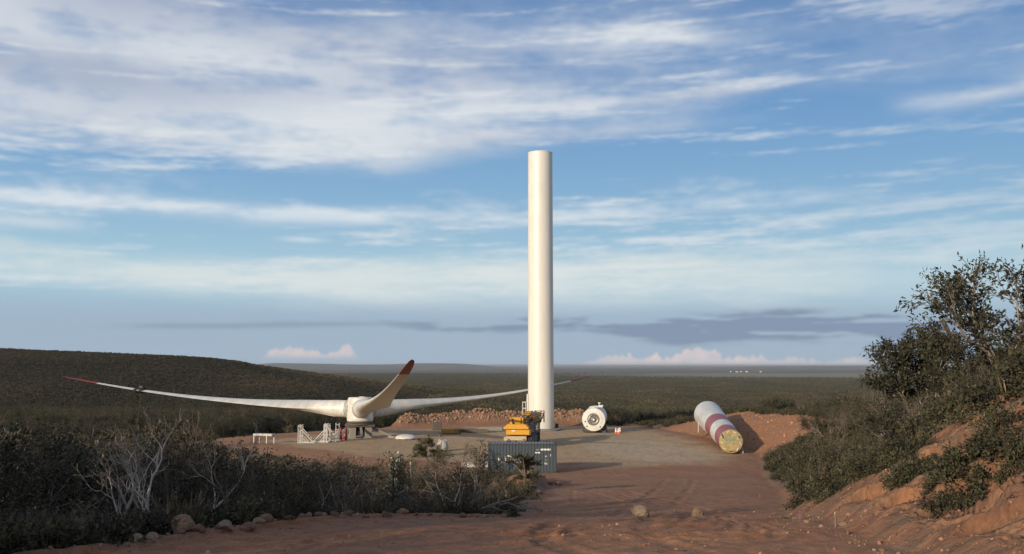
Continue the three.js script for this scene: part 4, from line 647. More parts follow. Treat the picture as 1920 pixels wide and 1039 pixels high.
// o: stems, length, radius, depth, forks, spread, lift, wobble, bark, twigs, leaves per twig, leaf size, tones, sides
function grow(seed, o) {
  const r = rng(seed), wood = new Mesher(), green = new Mesher(), tips = [];
  const limb = (p, d, len, rad, depth) => {
    const seg = depth <= 0 ? 2 : 3; let a = p.clone(), dir = d.clone();
    const bark = vary(r, depth <= 1 ? (o.twigs ?? o.bark) : o.bark, 0.2);
    for (let k = 0; k < seg; k++) {
      dir = jitter(r, dir, o.wobble).add(V(0, o.lift * (depth > 1 ? 1 : 0.5), 0)).normalize();
      const b = a.clone().addScaledVector(dir, len / seg), ra = rad * (1 - 0.42 * k / seg), rb = rad * (1 - 0.42 * (k + 1) / seg);
      wood.limb(a, b, Math.max(ra, o.thin), Math.max(rb, o.thin), depth >= 2 ? (o.sides ?? 5) : 3, bark);
      if (depth > 0 && k < seg - 1 && r() < o.side) limb(b, jitter(r, dir, o.spread * 1.3), len * (0.45 + 0.25 * r()), rad * 0.5, depth - 1);
      if (o.leaves && depth <= (o.leafDepth ?? 1)) leafy(b, dir, o.leaves * (depth <= 0 ? 1 : 0.5));
      a = b;
    }
    if (depth > 0) { const n = o.forks[0] + Math.floor(r() * (o.forks[1] - o.forks[0] + 1)); for (let k = 0; k < n; k++) limb(a, jitter(r, dir, o.spread), len * (0.6 + 0.28 * r()), rad * 0.56, depth - 1); } else tips.push([a, dir]);
  };
  const leafy = (at, dir, n) => {
    for (let k = 0; k < n; k++) {
      if (r() > (o.fill ?? 1)) continue;
      const q = at.clone().add(V((r() - 0.5), (r() - 0.5), (r() - 0.5)).multiplyScalar(o.puff)), ld = jitter(r, dir, 2.2).add(V(0, o.droop ?? -0.15, 0)).normalize(), sd = jitter(r, V(r() - 0.5, 0.2 * (r() - 0.5), r() - 0.5), 0.6); sd.sub(ld.clone().multiplyScalar(sd.dot(ld))).normalize();
      const s = o.leaf * (0.6 + 0.8 * r()); green.leaf(q, ld, sd, s, s * (o.slim ?? 0.5), vary(r, pick(r, o.tones), 0.35), s * 0.08);
    }
  };
  for (let k = 0; k < o.stems; k++) {
    const a = (k + 0.6 * r()) / o.stems * 2 * Math.PI, out = o.open * (0.5 + 0.8 * r());
    limb(V(0.12 * Math.cos(a) * o.stems ** 0.5 * 0.5, -0.12, 0.12 * Math.sin(a) * o.stems ** 0.5 * 0.5), V(Math.cos(a) * out + (o.lean?.[0] ?? 0), 1, Math.sin(a) * out + (o.lean?.[1] ?? 0)).normalize(), o.length * (0.75 + 0.5 * r()), o.radius * (0.7 + 0.5 * r()), o.depth);
  }
  const w = wood.build(), g = green.p.length ? green.build() : null;
  w.computeBoundingBox(); let top = w.boundingBox.max.y; if (g) { g.computeBoundingBox(); top = Math.max(top, g.boundingBox.max.y); }
  return { wood: w, green: g, top, tris: w.index.count / 3 + (g ? g.index.count / 3 : 0) };
}
const bark = { pale: [0.29, 0.245, 0.21], grey: [0.16, 0.13, 0.11], brown: [0.1, 0.07, 0.052] }, dark = [[0.028, 0.035, 0.016], [0.038, 0.042, 0.018], [0.042, 0.034, 0.02], [0.03, 0.028, 0.015]], olive = [[0.06, 0.058, 0.024], [0.05, 0.054, 0.022], [0.07, 0.058, 0.03], [0.08, 0.058, 0.035]], dry = [[0.13, 0.09, 0.055], [0.1, 0.078, 0.045], [0.15, 0.11, 0.07]];
const LEAFY = [], BARE = [], LEAFY_FAR = [], BARE_FAR = [];
for (let k = 0; k < 7; k++) LEAFY.push(grow(100 + k, { stems: 3 + k % 2, length: 1.15, radius: 0.05, depth: 3, forks: [2, 3], spread: 1.1, lift: 0.05, wobble: 0.45, side: 0.45, thin: 0.009, open: 0.65, bark: k % 2 ? bark.grey : bark.pale, twigs: bark.brown, leaves: 8.5, leafDepth: 1, puff: 0.34, leaf: 0.088, slim: 0.55, tones: k % 3 === 0 ? dark : k % 3 === 1 ? olive : [...dark, ...olive] }));
for (let k = 0; k < 7; k++) BARE.push(grow(200 + k, { stems: 3 + k % 3, length: 1.0, radius: 0.05, depth: 4, forks: [2, 2], spread: 1.1, lift: 0.07, wobble: 0.5, side: 0.36, thin: 0.0075, open: 0.6, bark: k % 2 ? bark.pale : bark.grey, twigs: k % 2 ? bark.grey : [0.12, 0.088, 0.066], leaves: k % 3 === 0 ? 0 : 0.7, leafDepth: 0, puff: 0.2, leaf: 0.1, slim: 0.5, tones: [...dry, ...olive] }));
for (let k = 0; k < 7; k++) { LEAFY_FAR.push(grow(140 + k, { stems: 3 + k % 2, length: 1.15, radius: 0.06, depth: 2, forks: [2, 3], spread: 1.2, lift: 0.05, wobble: 0.45, side: 0.6, thin: 0.02, open: 0.7, bark: k % 2 ? bark.grey : bark.pale, twigs: bark.brown, leaves: 9, leafDepth: 1, puff: 0.7, leaf: 0.2, slim: 0.6, tones: k % 3 === 0 ? dark : k % 3 === 1 ? olive : [...dark, ...olive] })); BARE_FAR.push(grow(240 + k, { stems: 4, length: 1.0, radius: 0.05, depth: 3, forks: [2, 3], spread: 1.1, lift: 0.07, wobble: 0.5, side: 0.5, thin: 0.014, open: 0.6, bark: k % 2 ? bark.pale : bark.grey, twigs: k % 2 ? bark.grey : [0.12, 0.088, 0.066], leaves: k % 3 === 0 ? 0 : 0.7, leafDepth: 0, puff: 0.3, leaf: 0.16, tones: [...dry, ...olive] })); }
function clump(seed, n, h, spread, tones, wide) { const r = rng(seed), m = new Mesher(); for (let k = 0; k < n; k++) { const a = r() * 6.283, q = spread * Math.sqrt(r()), p = V(q * Math.cos(a), -0.03, q * Math.sin(a)), d = V(Math.cos(a) * 0.6 * r() + 0.4 * (r() - 0.5), 0.6 + 0.6 * r(), Math.sin(a) * 0.6 * r() + 0.4 * (r() - 0.5)).normalize(), s = V(-Math.sin(a) + 0.6 * (r() - 0.5), 0, Math.cos(a) + 0.6 * (r() - 0.5)).normalize(); m.leaf(p, d, s, h * (0.5 + 0.7 * r()), wide * (0.6 + 0.8 * r()), vary(r, pick(r, tones), 0.3), 0.01); } return m.build(); }

// how high the scrub reaches in the picture, left and right of the road: it keeps the pad in sight
const skylineLeft = curve([[-80, 772], [0, 772], [60, 768], [130, 772], [190, 758], [300, 760], [350, 780], [400, 818], [430, 838], [520, 842], [560, 842], [610, 850], [640, 842], [680, 866], [715, 866], [740, 850], [775, 826], [800, 815], [850, 818], [885, 852], [915, 868], [960, 884], [1000, 905], [1060, 930]]);
const skylineRight = curve([[1180, 796], [1240, 785], [1290, 764], [1330, 750], [1400, 738], [1460, 730], [1560, 728], [1620, 712], [1660, 694], [1720, 690], [1800, 670], [1880, 640], [1990, 600]]);
const MARKS = { left: [[120, 'below the tip of the left blade'], [330, 'among the white dead trees'], [470, 'left of the white trestle'], [545, 'below the white trestle'], [645, 'below the white lattice frames'], [720, 'below the rotor hub'], [790, 'around the column cacti'], [885, 'below the white sack'], [9999, 'beside the spiky tree']], right: [[1300, 'left of the striped tower section'], [1400, 'behind the striped tower section'], [1500, 'right of the striped section'], [1640, 'left of the leafy tree'], [1790, 'under the round leafy tree'], [9999, 'under the tall right-hand tree']], back: [[400, 'beyond the left blade'], [640, 'behind the lattice frames'], [800, 'behind the rotor hub'], [985, 'above the rubble, left of the tower'], [1095, 'above the rubble behind the tower'], [9999, 'behind the nacelle']] };
const mark = (zone, px) => MARKS[zone].find((m) => px < m[0])[1];
const plant = (kind, name, label, category, group, x, D, h, turn, bare) => {
  const t = thing(name, label, category, [x, landAt(x, D) - 0.03, D], turn, group), s = h / kind.top; t.scale.set(s * 1.05, s, s * 1.05);
  part('branches', kind.wood, barkMat, t); if (kind.green) part('foliage', kind.green, leafMat, t); return t;
};
{
  const r = rng(4242); let leafyN = 0, bareN = 0;
  const scatter = (count, sample, skyline, shares, hRange, zone, minGap) => {
    const put = []; let tries = 0;
    while (put.length < count && tries++ < count * 60) {
      const [x, D] = sample(); if (put.some((q) => Math.hypot(q[0] - x, q[1] - D) < minGap)) continue;
      const y = landAt(x, D), px = pixelX(x, y, D); let h = lerp(hRange[0], hRange[1], r());
      if (skyline === skylineLeft && ((px > 130 && px < 400 && D < 31) || (px > 672 && px < 838 && D < 47) || (px > 885 && px < 1070 && D < 61))) { const most = yAtPixel(px < 420 ? 965 : px < 800 ? 925 : 905, D) - y; if (most < 0.4) continue; h = Math.min(h, most); }
      if (skyline) { const most = yAtPixel(skyline(px) + 26 * r() * r(), D) - y; if (most < 0.55) continue; h = Math.min(h, most); }
      put.push([x, D]);
      const b = r() > shares;
      const k = Math.floor(r() * 7), size = h < 1.5 ? 'low' : h < 2.6 ? 'middling' : 'tall', where = `${mark(zone[0], px)}, ${zone[1]}`;
      if (b) { bareN++; plant((D > 100 ? BARE_FAR : BARE)[k], 'bare_shrub', `${size} ${k % 2 ? 'pale' : 'grey'} ${k % 3 ? 'nearly bare' : 'leafless'} shrub ${where}`, 'shrub', `bare shrubs ${zone[2]}`, x, D, h, r() * 6.28); } else { leafyN++; plant((D > 100 ? LEAFY_FAR : LEAFY)[k], 'scrub_bush', `${size} ${['dark green', 'olive', 'mottled green'][k % 3]} bush ${where}`, 'bush', `leafy bushes ${zone[2]}`, x, D, h * 0.95, r() * 6.28); }
    }
  };
  // thicket to the left of the road, nearest the camera
  const leftSpot = (d0, d1, gap) => () => { for (;;) { const D = Math.sqrt(lerp(d0 * d0, d1 * d1, r())), x = lerp(-0.62 * D, 0.06 * D, r()); const d = outside(x, D); if (d > gap && x < middle(D)) return [x, D]; } };
  scatter(124, leftSpot(21, 52, 0.9), skylineLeft, 0.54, [3.0, 5.4], ['left', 'close to the road', 'of the near left thicket'], 1.0);
  scatter(96, leftSpot(50, 122, 0.9), skylineLeft, 0.55, [2.6, 5.0], ['left', 'nearer the pad', 'below the pad'], 1.5);
  scatter(26, leftSpot(14.5, 22, 0.5), (px) => px < 330 ? 940 : 985, 0.6, [0.7, 1.7], ['left', 'by the road', 'at the road edge'], 0.6);
  // scrub on the rising ground to the right
  const rightSpot = (d0, d1) => () => { for (;;) { const D = d1 < 60 ? lerp(d0, d1, r()) : Math.sqrt(lerp(d0 * d0, d1 * d1, r())), x = lerp(0.1 * D, 0.57 * D, r()); const d = outside(x, D); if (d < 0.8 || x < middle(D)) continue; if (d < bareEdge(D) + 0.6 + 1.6 * noise2(x * 0.4, D * 0.4)) continue; if (D > 100 && D < 166 && d < 11.5) continue; if (D > 166 && d < 4) continue; return [x, D]; } };
  scatter(88, rightSpot(18, 52), skylineRight, 0.55, [0.8, 2.2], ['right', 'on the cut bank', 'on the cut bank'], 0.9);
  scatter(70, rightSpot(50, 110), skylineRight, 0.48, [1.5, 3.2], ['right', 'far slope', 'on the right slope'], 1.3);
  scatter(75, rightSpot(120, 205), skylineRight, 0.6, [2.4, 4.2], ['right', 'beyond the dirt mound', 'beyond the dirt mound'], 1.8);
  // along the back of the pad and round its left end
  const backSpot = () => { for (;;) { const D = lerp(128, 235, r()), x = lerp(-0.57 * D, 0.2 * D, r()), d = outside(x, D); if (d < (x < -24 ? 2 : 7) || (x > -22 && d < 9.5)) continue; if (x > middle(D) + 4 && D < 172) continue;  return [x, D]; } };
  scatter(125, backSpot, (px) => px < 430 ? 765 : px < 980 ? 740 : px < 1100 ? 752 : 768, 0.58, [2.0, 4.2], ['back', 'past the pad edge', 'behind the pad'], 2.0);
  // scrub on the hillside behind the camera, whose shade falls over the thicket and the near road
  const shadeSpot = () => { for (;;) { const a = r(), x = lerp(-16, -46, a), D = lerp(12, -34, r()); if (x < -0.56 * D - 3 && outside(x, D) > 2) return [x, D]; } };
  { const put = []; while (put.length < 44) { const [x, D] = shadeSpot(); if (put.some((q) => Math.hypot(q[0] - x, q[1] - D) < 2.4)) continue; put.push([x, D]); plant(LEAFY[put.length % 7], 'hillside_tree', 'scrub tree on the hillside behind and left of the camera', 'tree', 'scrub trees behind the camera', x, D, 3.2 + 2.2 * r(), r() * 6.28); } }
  console.log('bushes', leafyN, bareN, LEAFY.map((k) => k.tris).join(), BARE.map((k) => k.tris).join());
}

// ---------------------------------------------------------------- plants that stand out
const at2 = (px, D) => (px - 960) / 1848 * D;
const oneTree = (name, label, category, px, D, top, turn, seed, o, sx = 1) => { const k = grow(seed, o), x = at2(px, D), h = top > 50 ? yAtPixel(top, D) - landAt(x, D) : top, t = thing(name, label, category, [x, landAt(x, D) - 0.05, D], turn), s = h / k.top; t.scale.set(s * sx, s, s * sx); part('trunk', k.wood, barkMat, t); if (k.green) part('crown', k.green, leafMat, t); return t; };
const deadWood = { stems: 2, length: 1.2, radius: 0.075, depth: 5, forks: [2, 2], spread: 1.05, lift: 0.1, wobble: 0.65, side: 0.34, thin: 0.007, open: 0.5, bark: [0.52, 0.46, 0.4], twigs: [0.3, 0.25, 0.21], leaves: 0, sides: 6 };
oneTree('dead_tree', 'white-barked leafless tree with forked trunk above the roadside boulder', 'tree', 300, 25.5, 758, 0.4, 311, deadWood);
oneTree('dead_tree', 'white leafless tree leaning left with long crooked limbs in the thicket', 'tree', 236, 26, 800, 2.2, 313, { ...deadWood, lean: [-0.55, 0], stems: 2 });
oneTree('dead_tree', 'pale forked dead tree at the left edge of the picture', 'tree', 48, 40, 788, 1.2, 316, { ...deadWood, stems: 2, lean: [-0.2, 0] });
oneTree('dead_tree', 'thin leafless sapling rising behind the white forked tree', 'tree', 372, 30, 790, 0.2, 318, { ...deadWood, stems: 1, radius: 0.05 });
oneTree('dead_tree', 'pale forked bare tree standing on the right bank below the leafy tree', 'tree', 1737, 39.5, 1.9, 0.6, 320, { ...deadWood, stems: 2, depth: 4, open: 0.35, radius: 0.085, bark: [0.3, 0.25, 0.21], twigs: [0.2, 0.16, 0.13] });
const leafTree = { stems: 4, length: 1.15, radius: 0.08, depth: 4, forks: [2, 3], spread: 1.05, lift: 0.04, wobble: 0.4, side: 0.45, thin: 0.01, open: 0.75, bark: [0.26, 0.21, 0.175], twigs: bark.grey, leaves: 11, leafDepth: 1, puff: 0.34, leaf: 0.12, slim: 0.5, tones: dark, droop: -0.35 };
oneTree('leafy_tree', 'round dark-leaved tree on the right bank with the broken snag behind it', 'tree', 1722, 47, 598, 0.5, 330, leafTree, 0.92);
oneTree('leafy_tree', 'tall open-crowned tree at the right edge, leafy and twiggy against the sky', 'tree', 1890, 33.5, 418, 2.6, 332, { ...leafTree, stems: 5, length: 1.5, depth: 4, open: 0.85, leaves: 8, fill: 0.5, leaf: 0.16, slim: 0.42, puff: 0.26, lift: 0.02 }, 0.95);
oneTree('leafy_tree', 'dark bushy tree low at the right edge under the tall crown', 'tree', 1900, 36, 575, 1.1, 336, { ...leafTree, stems: 5, leaves: 9, leaf: 0.1, tones: [...dark, ...dry] }, 1.15);
oneTree('leafy_tree', 'green bush with reddish leaves in front of the white sack', 'bush', 806, 106, 818, 0.3, 338, { ...leafTree, leaf: 0.14, open: 1.0, tones: [...olive, [0.12, 0.11, 0.04]] }, 1.15);
{
  // a broken-off trunk
  const D = 46, x = at2(1786, D), t = thing('broken_snag', 'dark broken trunk poking up left of the tall right-hand tree', 'snag', [x, landAt(x, D) - 0.05, D]), m = new Mesher(), h = yAtPixel(598, D) - landAt(x, D);
  const pts = [V(0.35, 0, 0), V(0.2, h * 0.4, 0.05), V(-0.08, h * 0.68, 0), V(-0.2, h * 0.86, 0), V(-0.48, h, 0.02)]; for (let k = 0; k < 4; k++) m.limb(pts[k], pts[k + 1], [0.07, 0.06, 0.075, 0.1][k], [0.06, 0.07, 0.1, 0.105][k], 7, [0.09, 0.065, 0.05]);
  part('trunk', m.build(), barkMat, t); const c = new Mesher(); c.limb(pts[4], pts[4].clone().add(V(-0.03, 0.03, 0)), 0.105, 0.02, 7, [0.16, 0.11, 0.08]); part('splintered_end', c.build(), barkMat, t);
}
{
  // the spiky tree in front of the container: forked stems that end in rosettes of strap leaves
  const D = 60, x = at2(983, D), t = thing('spiky_tree', 'small tree with brown strap-leaved rosettes in front of the container', 'tree', [x, landAt(x, D) - 0.05, D]), r = rng(51), w = new Mesher(), g = new Mesher(), tones = [[0.11, 0.085, 0.045], [0.09, 0.085, 0.04], [0.16, 0.115, 0.07], [0.06, 0.055, 0.03]];
  const up = yAtPixel(840, D) - landAt(x, D);
  const ros = (p, d, n, len) => { for (let k = 0; k < n; k++) { const a = r() * 6.283, e = -0.5 + 1.5 * r(), ld = V(Math.cos(a), e, Math.sin(a)).addScaledVector(d, 0.4).normalize(), sd = V(-Math.sin(a), 0, Math.cos(a)); g.leaf(p.clone().addScaledVector(d, -0.12 * r()), ld, sd, len * (0.6 + 0.6 * r()), 0.05, vary(r, pick(r, tones), 0.3), 0.02); } };
  const b0 = V(0.05, up * 0.32, 0); w.limb(V(0, 0, 0), b0, 0.085, 0.07, 7, bark.brown);
  for (let k = 0; k < 8; k++) { const a = k / 8 * 6.283 + r(), s = 0.45 + 0.75 * r(), q = V(Math.cos(a) * s * 0.75, up * (0.5 + 0.36 * r()), Math.sin(a) * s * 0.6), m = b0.clone().lerp(q, 0.5).add(V(0, 0.1, 0)), d = q.clone().sub(m).normalize(); w.limb(b0, m, 0.07, 0.05, 6, bark.grey); w.limb(m, q, 0.05, 0.035, 5, bark.grey); ros(q, d, 46, 0.52); ros(m, d, 14, 0.45); }
  ros(b0, V(0, -0.3, 0), 40, 0.55);
  part('trunk', w.build(), barkMat, t); part('leaf_rosettes', g.build(), leafMat, t);
}
{
  // columnar cacti, ribbed
  const skin = M(0.3, 0.31, 0.25, 0.85, { map: rough }), crown = M(0.42, 0.4, 0.35, 0.95);
  const list = [[735, 858, 0.2], [741, 874, 0.3], [747, 866, 0.1], [752, 850, 0.2], [761, 903, 0.35], [771, 868, 0.5]], names = ['leftmost, slim and dark', 'second from the left, stout and grey', 'third from the left, beside the tallest', 'the tallest column', 'the short one leaning right', 'the rightmost, thin and leaning'];
  list.forEach(([px, top, k], i) => {
    const D = 46 + k * 2, x = at2(px, D), y = landAt(x, D), h = yAtPixel(top, D) - y, rad = i === 5 ? 0.075 : 0.1 + 0.015 * (i % 2);
    const t = thing('column_cactus', `column cactus in the left thicket, ${names[i]}`, 'cactus', [x, y, D], i, 'column cacti in the left thicket'), g = new THREE.CylinderGeometry(rad, rad * 0.9, h, 40, 14), p = g.attributes.position;
    for (let q = 0; q < p.count; q++) { const a = Math.atan2(p.getZ(q), p.getX(q)), v = p.getY(q) / h + 0.5, s = (1 + 0.16 * Math.cos(a * 8)) * (1 - 0.55 * sstep(0.93, 1, v)) * (1 + 0.08 * noise2(v * 9 + i * 5, i)), bend = (i > 3 ? 0.22 : 0.06) * v * v; p.setXYZ(q, p.getX(q) * s + bend, p.getY(q) + h / 2, p.getZ(q) * s); }
    g.computeVertexNormals(); part('ribbed_stem', g, skin, t);
    part('woolly_tip', T(new THREE.SphereGeometry(rad * 0.62, 14, 8).scale(1, 1.7, 1), (i > 3 ? 0.22 : 0.06), h - 0.02, 0), crown, t);
  });
}

// ---------------------------------------------------------------- rocks
const rockKinds = []; for (let k = 0; k < 6; k++) { const g = new THREE.IcosahedronGeometry(0.5, 3), p = g.attributes.position, r = rng(600 + k), cuts = []; for (let q = 0; q < 9; q++) cuts.push([V(r() - 0.5, r() - 0.5, r() - 0.5).normalize(), 0.3 + 0.16 * r()]); for (let q = 0; q < p.count; q++) { const v = V(p.getX(q), p.getY(q), p.getZ(q)); for (const [n, d] of cuts) { const e = v.dot(n) - d; if (e > 0) v.addScaledVector(n, -e); } v.multiplyScalar(1 + 0.06 * noise3(v.x * 5 + k, v.y * 5, v.z * 5)); p.setXYZ(q, v.x, v.y * 0.8, v.z); } g.computeVertexNormals(); rockKinds.push(g); }
const rockMats = [[0.4, 0.26, 0.165], [0.33, 0.18, 0.12], [0.45, 0.33, 0.23], [0.28, 0.15, 0.11]].map((c) => M(...c, 0.95, { map: rough }));
{
  const r = rng(88);
  const rock = (name, label, px, D, w, kind, mat, tall = 0.8, sink = 0.28, group) => { const x = at2(px, D), m = solo(name, rockKinds[kind], rockMats[mat], label, 'rock', [x, landAt(x, D) + w * tall * (0.4 - sink), D], r() * 6, group); m.scale.set(w, w * tall / 0.8, w * (0.8 + 0.3 * r())); return m; };
  rock('boulder', 'large tan boulder at the road edge under the white dead tree', 353, 19.3, 0.5, 0, 0, 0.9, 0.1);
  rock('boulder', 'reddish-brown boulder half buried in the left road edge', 472, 20.6, 0.46, 1, 1, 0.6);
  rock('boulder', 'pale tan stone at the bottom left of the road edge', 268, 17.6, 0.3, 2, 2, 0.7);
  rock('boulder', 'lone pale boulder on the rim in the middle of the road', 1196, 26.2, 0.52, 3, 2, 0.8, 0.17);
  rock('boulder', 'upright orange-brown stone on the rim right of the pale boulder', 1302, 26.6, 0.38, 4, 0, 0.95, 0.16);
  rock('boulder', 'flat tan slab set in the eroded bank at the right', 1716, 20.5, 0.5, 5, 0, 0.5, 0.25);
  const heapSpots = [[1340, 27.5, 0.22], [1362, 28, 0.26], [1390, 27.2, 0.2], [1405, 28.5, 0.3], [1046, 69, 0.7], [1030, 68, 0.5], [1038, 71, 0.45], [1010, 58, 0.5], [1570, 21.5, 0.18], [1640, 21, 0.14], [1890, 19, 0.26], [1880, 22, 0.18]];
  heapSpots.forEach(([px, D, w], i) => rock('rock', i < 4 ? 'small orange-brown rock in the row on the rim' : i < 8 ? 'rock in the spoil heap left of the road' : 'rock lying on the eroded bank', px, D, w, i % 6, i % 4, 0.7, 0.25, i < 4 ? 'rocks on the rim' : i < 8 ? 'rocks of the spoil heap' : 'rocks on the eroded bank'));
  for (let k = 0; k < 46; k++) { const u = k / 46 + 0.015 * r(), px = lerp(245, 960, u ** 0.9), D = curve([[240, 16.9], [440, 20.2], [700, 25.2], [960, 26.8]])(px) + 0.5 * (r() - 0.5), w = 0.09 + 0.2 * r() ** 2.2 * (u < 0.35 ? 1.4 : 1); rock('rock', [`small reddish rock on the left road edge`, 'small tan rock on the left road edge', 'small pale rock on the left road edge', 'small dark rock on the left road edge'][[1, 0, 2, 3].indexOf((k * 7) % 4)] + (px < 330 ? ' left of the large boulder' : px < 470 ? ' between the two boulders' : px < 620 ? ' right of the reddish boulder' : px < 800 ? ' below the rotor' : ' near the rim'), px, D, w, k % 6, (k * 7) % 4, 0.75, 0.22, 'rocks along the left road edge'); }
  // the broken rock of the heap behind the pad, and stones strewn on the ground: too many and too small to pick apart
  const strew = (name, count, spot, mat, kind, size) => { const im = new THREE.InstancedMesh(rockKinds[kind], mat, count), o = new THREE.Object3D(), c = new THREE.Color(); for (let k = 0; k < count; k++) { const [x, D] = spot(), s = size(); o.position.set(x, landAt(x, D) + s * 0.15, -D); o.rotation.set(r() * 6, r() * 6, r() * 6); o.scale.set(s * (0.7 + 0.6 * r()), s * (0.6 + 0.4 * r()), s); o.updateMatrix(); im.setMatrixAt(k, o.matrix); const t = 0.55 + 0.65 * r(); im.setColorAt(k, c.setRGB(t, t * (0.9 + 0.15 * r()), t * (0.85 + 0.25 * r()))); } im.name = name; im.userData = { kind: 'stuff' }; im.castShadow = im.receiveShadow = true; scene.add(im); };
  strew('rubble', 5200, () => { for (;;) { const x = lerp(-29, 16, r()), D = lerp(170, 192, r()), i = {}; land(x, D, i); if (i.heap > 0.35 + 0.6 * r() && i.d > 0.6) return [x, D]; } }, M(0.3, 0.185, 0.115, 0.95), 1, () => 0.12 + 0.55 * r() ** 5);
  strew('gravel', 9000, () => { for (;;) { const D = 13 + 70 * r() ** 1.8, x = lerp(-0.5 * D, 0.55 * D, r()), d = outside(x, D); if (d < 0.6 || (x > middle(D) && d < 8)) { if (d > -1.2 || r() < 0.4) return [x, D]; } } }, M(0.31, 0.165, 0.1, 0.95), 2, () => 0.01 + 0.075 * r() ** 16);
  strew('bank_clods', 2600, () => { for (;;) { const D = lerp(14, 44, r()), x = lerp(0.2 * D, 0.57 * D, r()), d = outside(x, D); if (d > -0.4 && d < 8 && x > middle(D) && noise2(x * 0.9, D * 0.9) > -0.1 + 0.3 * r()) return [x, D]; } }, M(0.27, 0.155, 0.1, 0.95), 4, () => 0.02 + 0.1 * r() ** 7);
  strew('mound_stones', 900, () => { for (;;) { const D = lerp(104, 166, r()), x = lerp(26, 44, r()), d = outside(x, D); if (d > 0.3 && d < 12 && x > 20) return [x, D]; } }, M(0.42, 0.22, 0.12, 0.95), 3, () => 0.06 + 0.25 * r() ** 4);
}

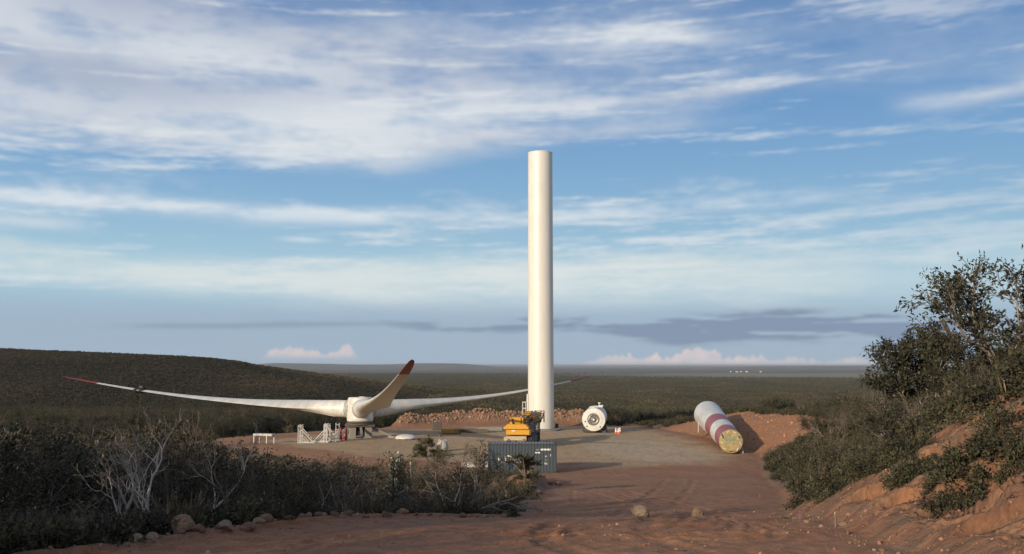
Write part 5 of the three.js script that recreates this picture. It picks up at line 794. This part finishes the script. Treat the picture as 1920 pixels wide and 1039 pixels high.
// ---------------------------------------------------------------- ground cover and the far scrub
{
  const r = rng(909), o = new THREE.Object3D(), c = new THREE.Color();
  const cover = (name, geo, count, spot, size, tint) => { const im = new THREE.InstancedMesh(geo, leafMat, count); for (let k = 0; k < count; k++) { const [x, D] = spot(), s = size(D); o.position.set(x, landAt(x, D), -D); o.rotation.set(0, r() * 6.28, 0); o.scale.set(s * (0.8 + 0.5 * r()), s * (0.7 + 0.6 * r()), s * (0.8 + 0.5 * r())); o.updateMatrix(); im.setMatrixAt(k, o.matrix); const t = tint(r(), x, D); im.setColorAt(k, c.setRGB(t[0], t[1], t[2])); } im.name = name; im.userData = { kind: 'stuff' }; im.castShadow = im.receiveShadow = true; scene.add(im); };
  const grassy = clump(700, 46, 0.5, 0.28, [...dry, ...olive, [0.2, 0.16, 0.1]], 0.022), weedy = grow(720, { stems: 6, length: 0.2, radius: 0.012, depth: 2, forks: [2, 3], spread: 1.3, lift: 0.03, wobble: 0.5, side: 0.5, thin: 0.005, open: 0.9, bark: bark.grey, leaves: 4, leafDepth: 1, puff: 0.14, leaf: 0.07, slim: 0.5, tones: [...olive, ...dark] }).green, shade = (u) => { const k = 0.6 + 0.8 * u; return [k, k, k]; }, patchy = (u, x, D) => { const k = 0.55 + 0.7 * u, n = fbm2(x * 0.006, D * 0.004, 4), m = 1 + 0.9 * n; return [k * m * (1 + 0.3 * Math.max(0, n)), k * m, k * m * 0.95]; }, gap = (x, D) => fbm2(x * 0.0045 + 9, D * 0.003, 4) + 0.25 * noise2(x * 0.03, D * 0.02) < 0.36 + 0.15 * r();
  const leftFloor = () => { for (;;) { const D = Math.sqrt(lerp(14 * 14, 125 * 125, r() ** 1.6)), x = lerp(-0.66 * D, 0.06 * D, r()), d = outside(x, D); if (d > 0.7 && x < middle(D)) return [x, D]; } };
  cover('undergrowth', weedy, 4200, leftFloor, () => 0.6 + 0.9 * r(), shade);
  cover('dry_grass', grassy, 1100, leftFloor, () => 0.5 + 1.1 * r(), shade);
  const rightFloor = () => { for (;;) { const D = Math.sqrt(lerp(20 * 20, 180 * 180, r() ** 1.5)), x = lerp(0.1 * D, 0.58 * D, r()), d = outside(x, D); if (d < 1 || x < middle(D)) continue; const edge = D > 100 && D < 166 ? 11 : bareEdge(D) + 2 * noise2(x * 0.4, D * 0.4); if (d > edge) return [x, D]; } };
  cover('bank_undergrowth', weedy, 7000, rightFloor, () => 0.7 + 1.2 * r(), shade);
  cover('bank_grass', grassy, 1800, rightFloor, () => 0.5 + 1.1 * r(), shade);
  cover('bank_weeds', weedy, 520, () => { for (;;) { const D = lerp(18, 46, r()), x = lerp(0.26 * D, 0.56 * D, r()), d = outside(x, D); if (d > 1.5 && d < 11 && x > middle(D) && noise2(x * 0.55, D * 0.55 + 3) > 0.22) return [x, D]; } }, () => 0.5 + 0.7 * r(), shade);
  // far scrub: rough little crowns by the ten thousand
  const crown = (seed, n, size = 0.75, tones = [...dark, ...olive, [0.1, 0.08, 0.05]]) => { const q = rng(seed), m = new Mesher(); for (let k = 0; k < n; k++) { const a = q() * 6.283, z = q(), rr = Math.sqrt(1 - (z - 0.35) ** 2) * (0.55 + 0.45 * q()), p = V(rr * Math.cos(a), z * 1.15, rr * Math.sin(a)), d = V(q() - 0.5, q() - 0.2, q() - 0.5).normalize(), s = V(q() - 0.5, q() - 0.5, q() - 0.5); s.sub(d.clone().multiplyScalar(s.dot(d))).normalize(); m.leaf(p, d, s, size, size * 0.8, vary(q, pick(q, tones), 0.3), 0.05); } return m.build(); };
  const spread = (d0, d1, a0, a1, pow, ok) => () => { for (;;) { const D = d0 * (d1 / d0) ** (r() ** pow), a = lerp(a0, a1, r()), x = D * Math.tan(a); if (ok(x, D)) return [x, D]; } };
  cover('slope_scrub', LEAFY[3].green, 8500, spread(150, 620, -0.72, 0.3, 0.8, (x, D) => outside(x, D) > 10 && (x < 20 || D > 190)), () => 0.6 + 0.7 * r(), shade);
  cover('slope_twigs', BARE[0].wood, 3000, spread(150, 420, -0.56, 0.3, 0.8, (x, D) => outside(x, D) > 10 && (x < 20 || D > 190)), () => 0.7 + 0.7 * r(), (u) => { const k = 0.3 + 0.4 * u; return [k, k, k]; });
  cover('mound_scrub', LEAFY_FAR[2].green, 1500, spread(150, 420, 0.12, 0.56, 0.8, (x, D) => outside(x, D) > 13), () => 0.6 + 0.6 * r(), shade);
  const dull = [[0.035, 0.033, 0.018], [0.028, 0.03, 0.015], [0.05, 0.04, 0.024], [0.065, 0.052, 0.032]];  // dark scrub leaves, toned down further to carry cloud shade on the hill
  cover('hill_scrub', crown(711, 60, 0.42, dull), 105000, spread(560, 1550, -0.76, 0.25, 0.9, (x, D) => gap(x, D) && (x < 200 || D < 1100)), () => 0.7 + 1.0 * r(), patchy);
  cover('plain_scrub', crown(712, 44, 0.5, [...dull, ...olive, ...olive, [0.1, 0.085, 0.042]]), 170000, spread(1050, 9500, -0.5, 0.56, 0.92, (x, D) => gap(x, D) && Math.hypot((x - 3200) / 3600, (D - 8200) / 2600) > 0.7 + 0.5 * r() && !(x < -100 && D < 1500)), (D) => 1.0 + 1.3 * r() + D * 0.0003, patchy);  // thinned over the far strip whose sunlight is painted into the ground
}
// ---------------------------------------------------------------- the air: far things fade
scene.fog = new THREE.FogExp2(new THREE.Color().setRGB(0.74, 0.85, 1.0), 0.000016);
renderer.render(scene, camera);
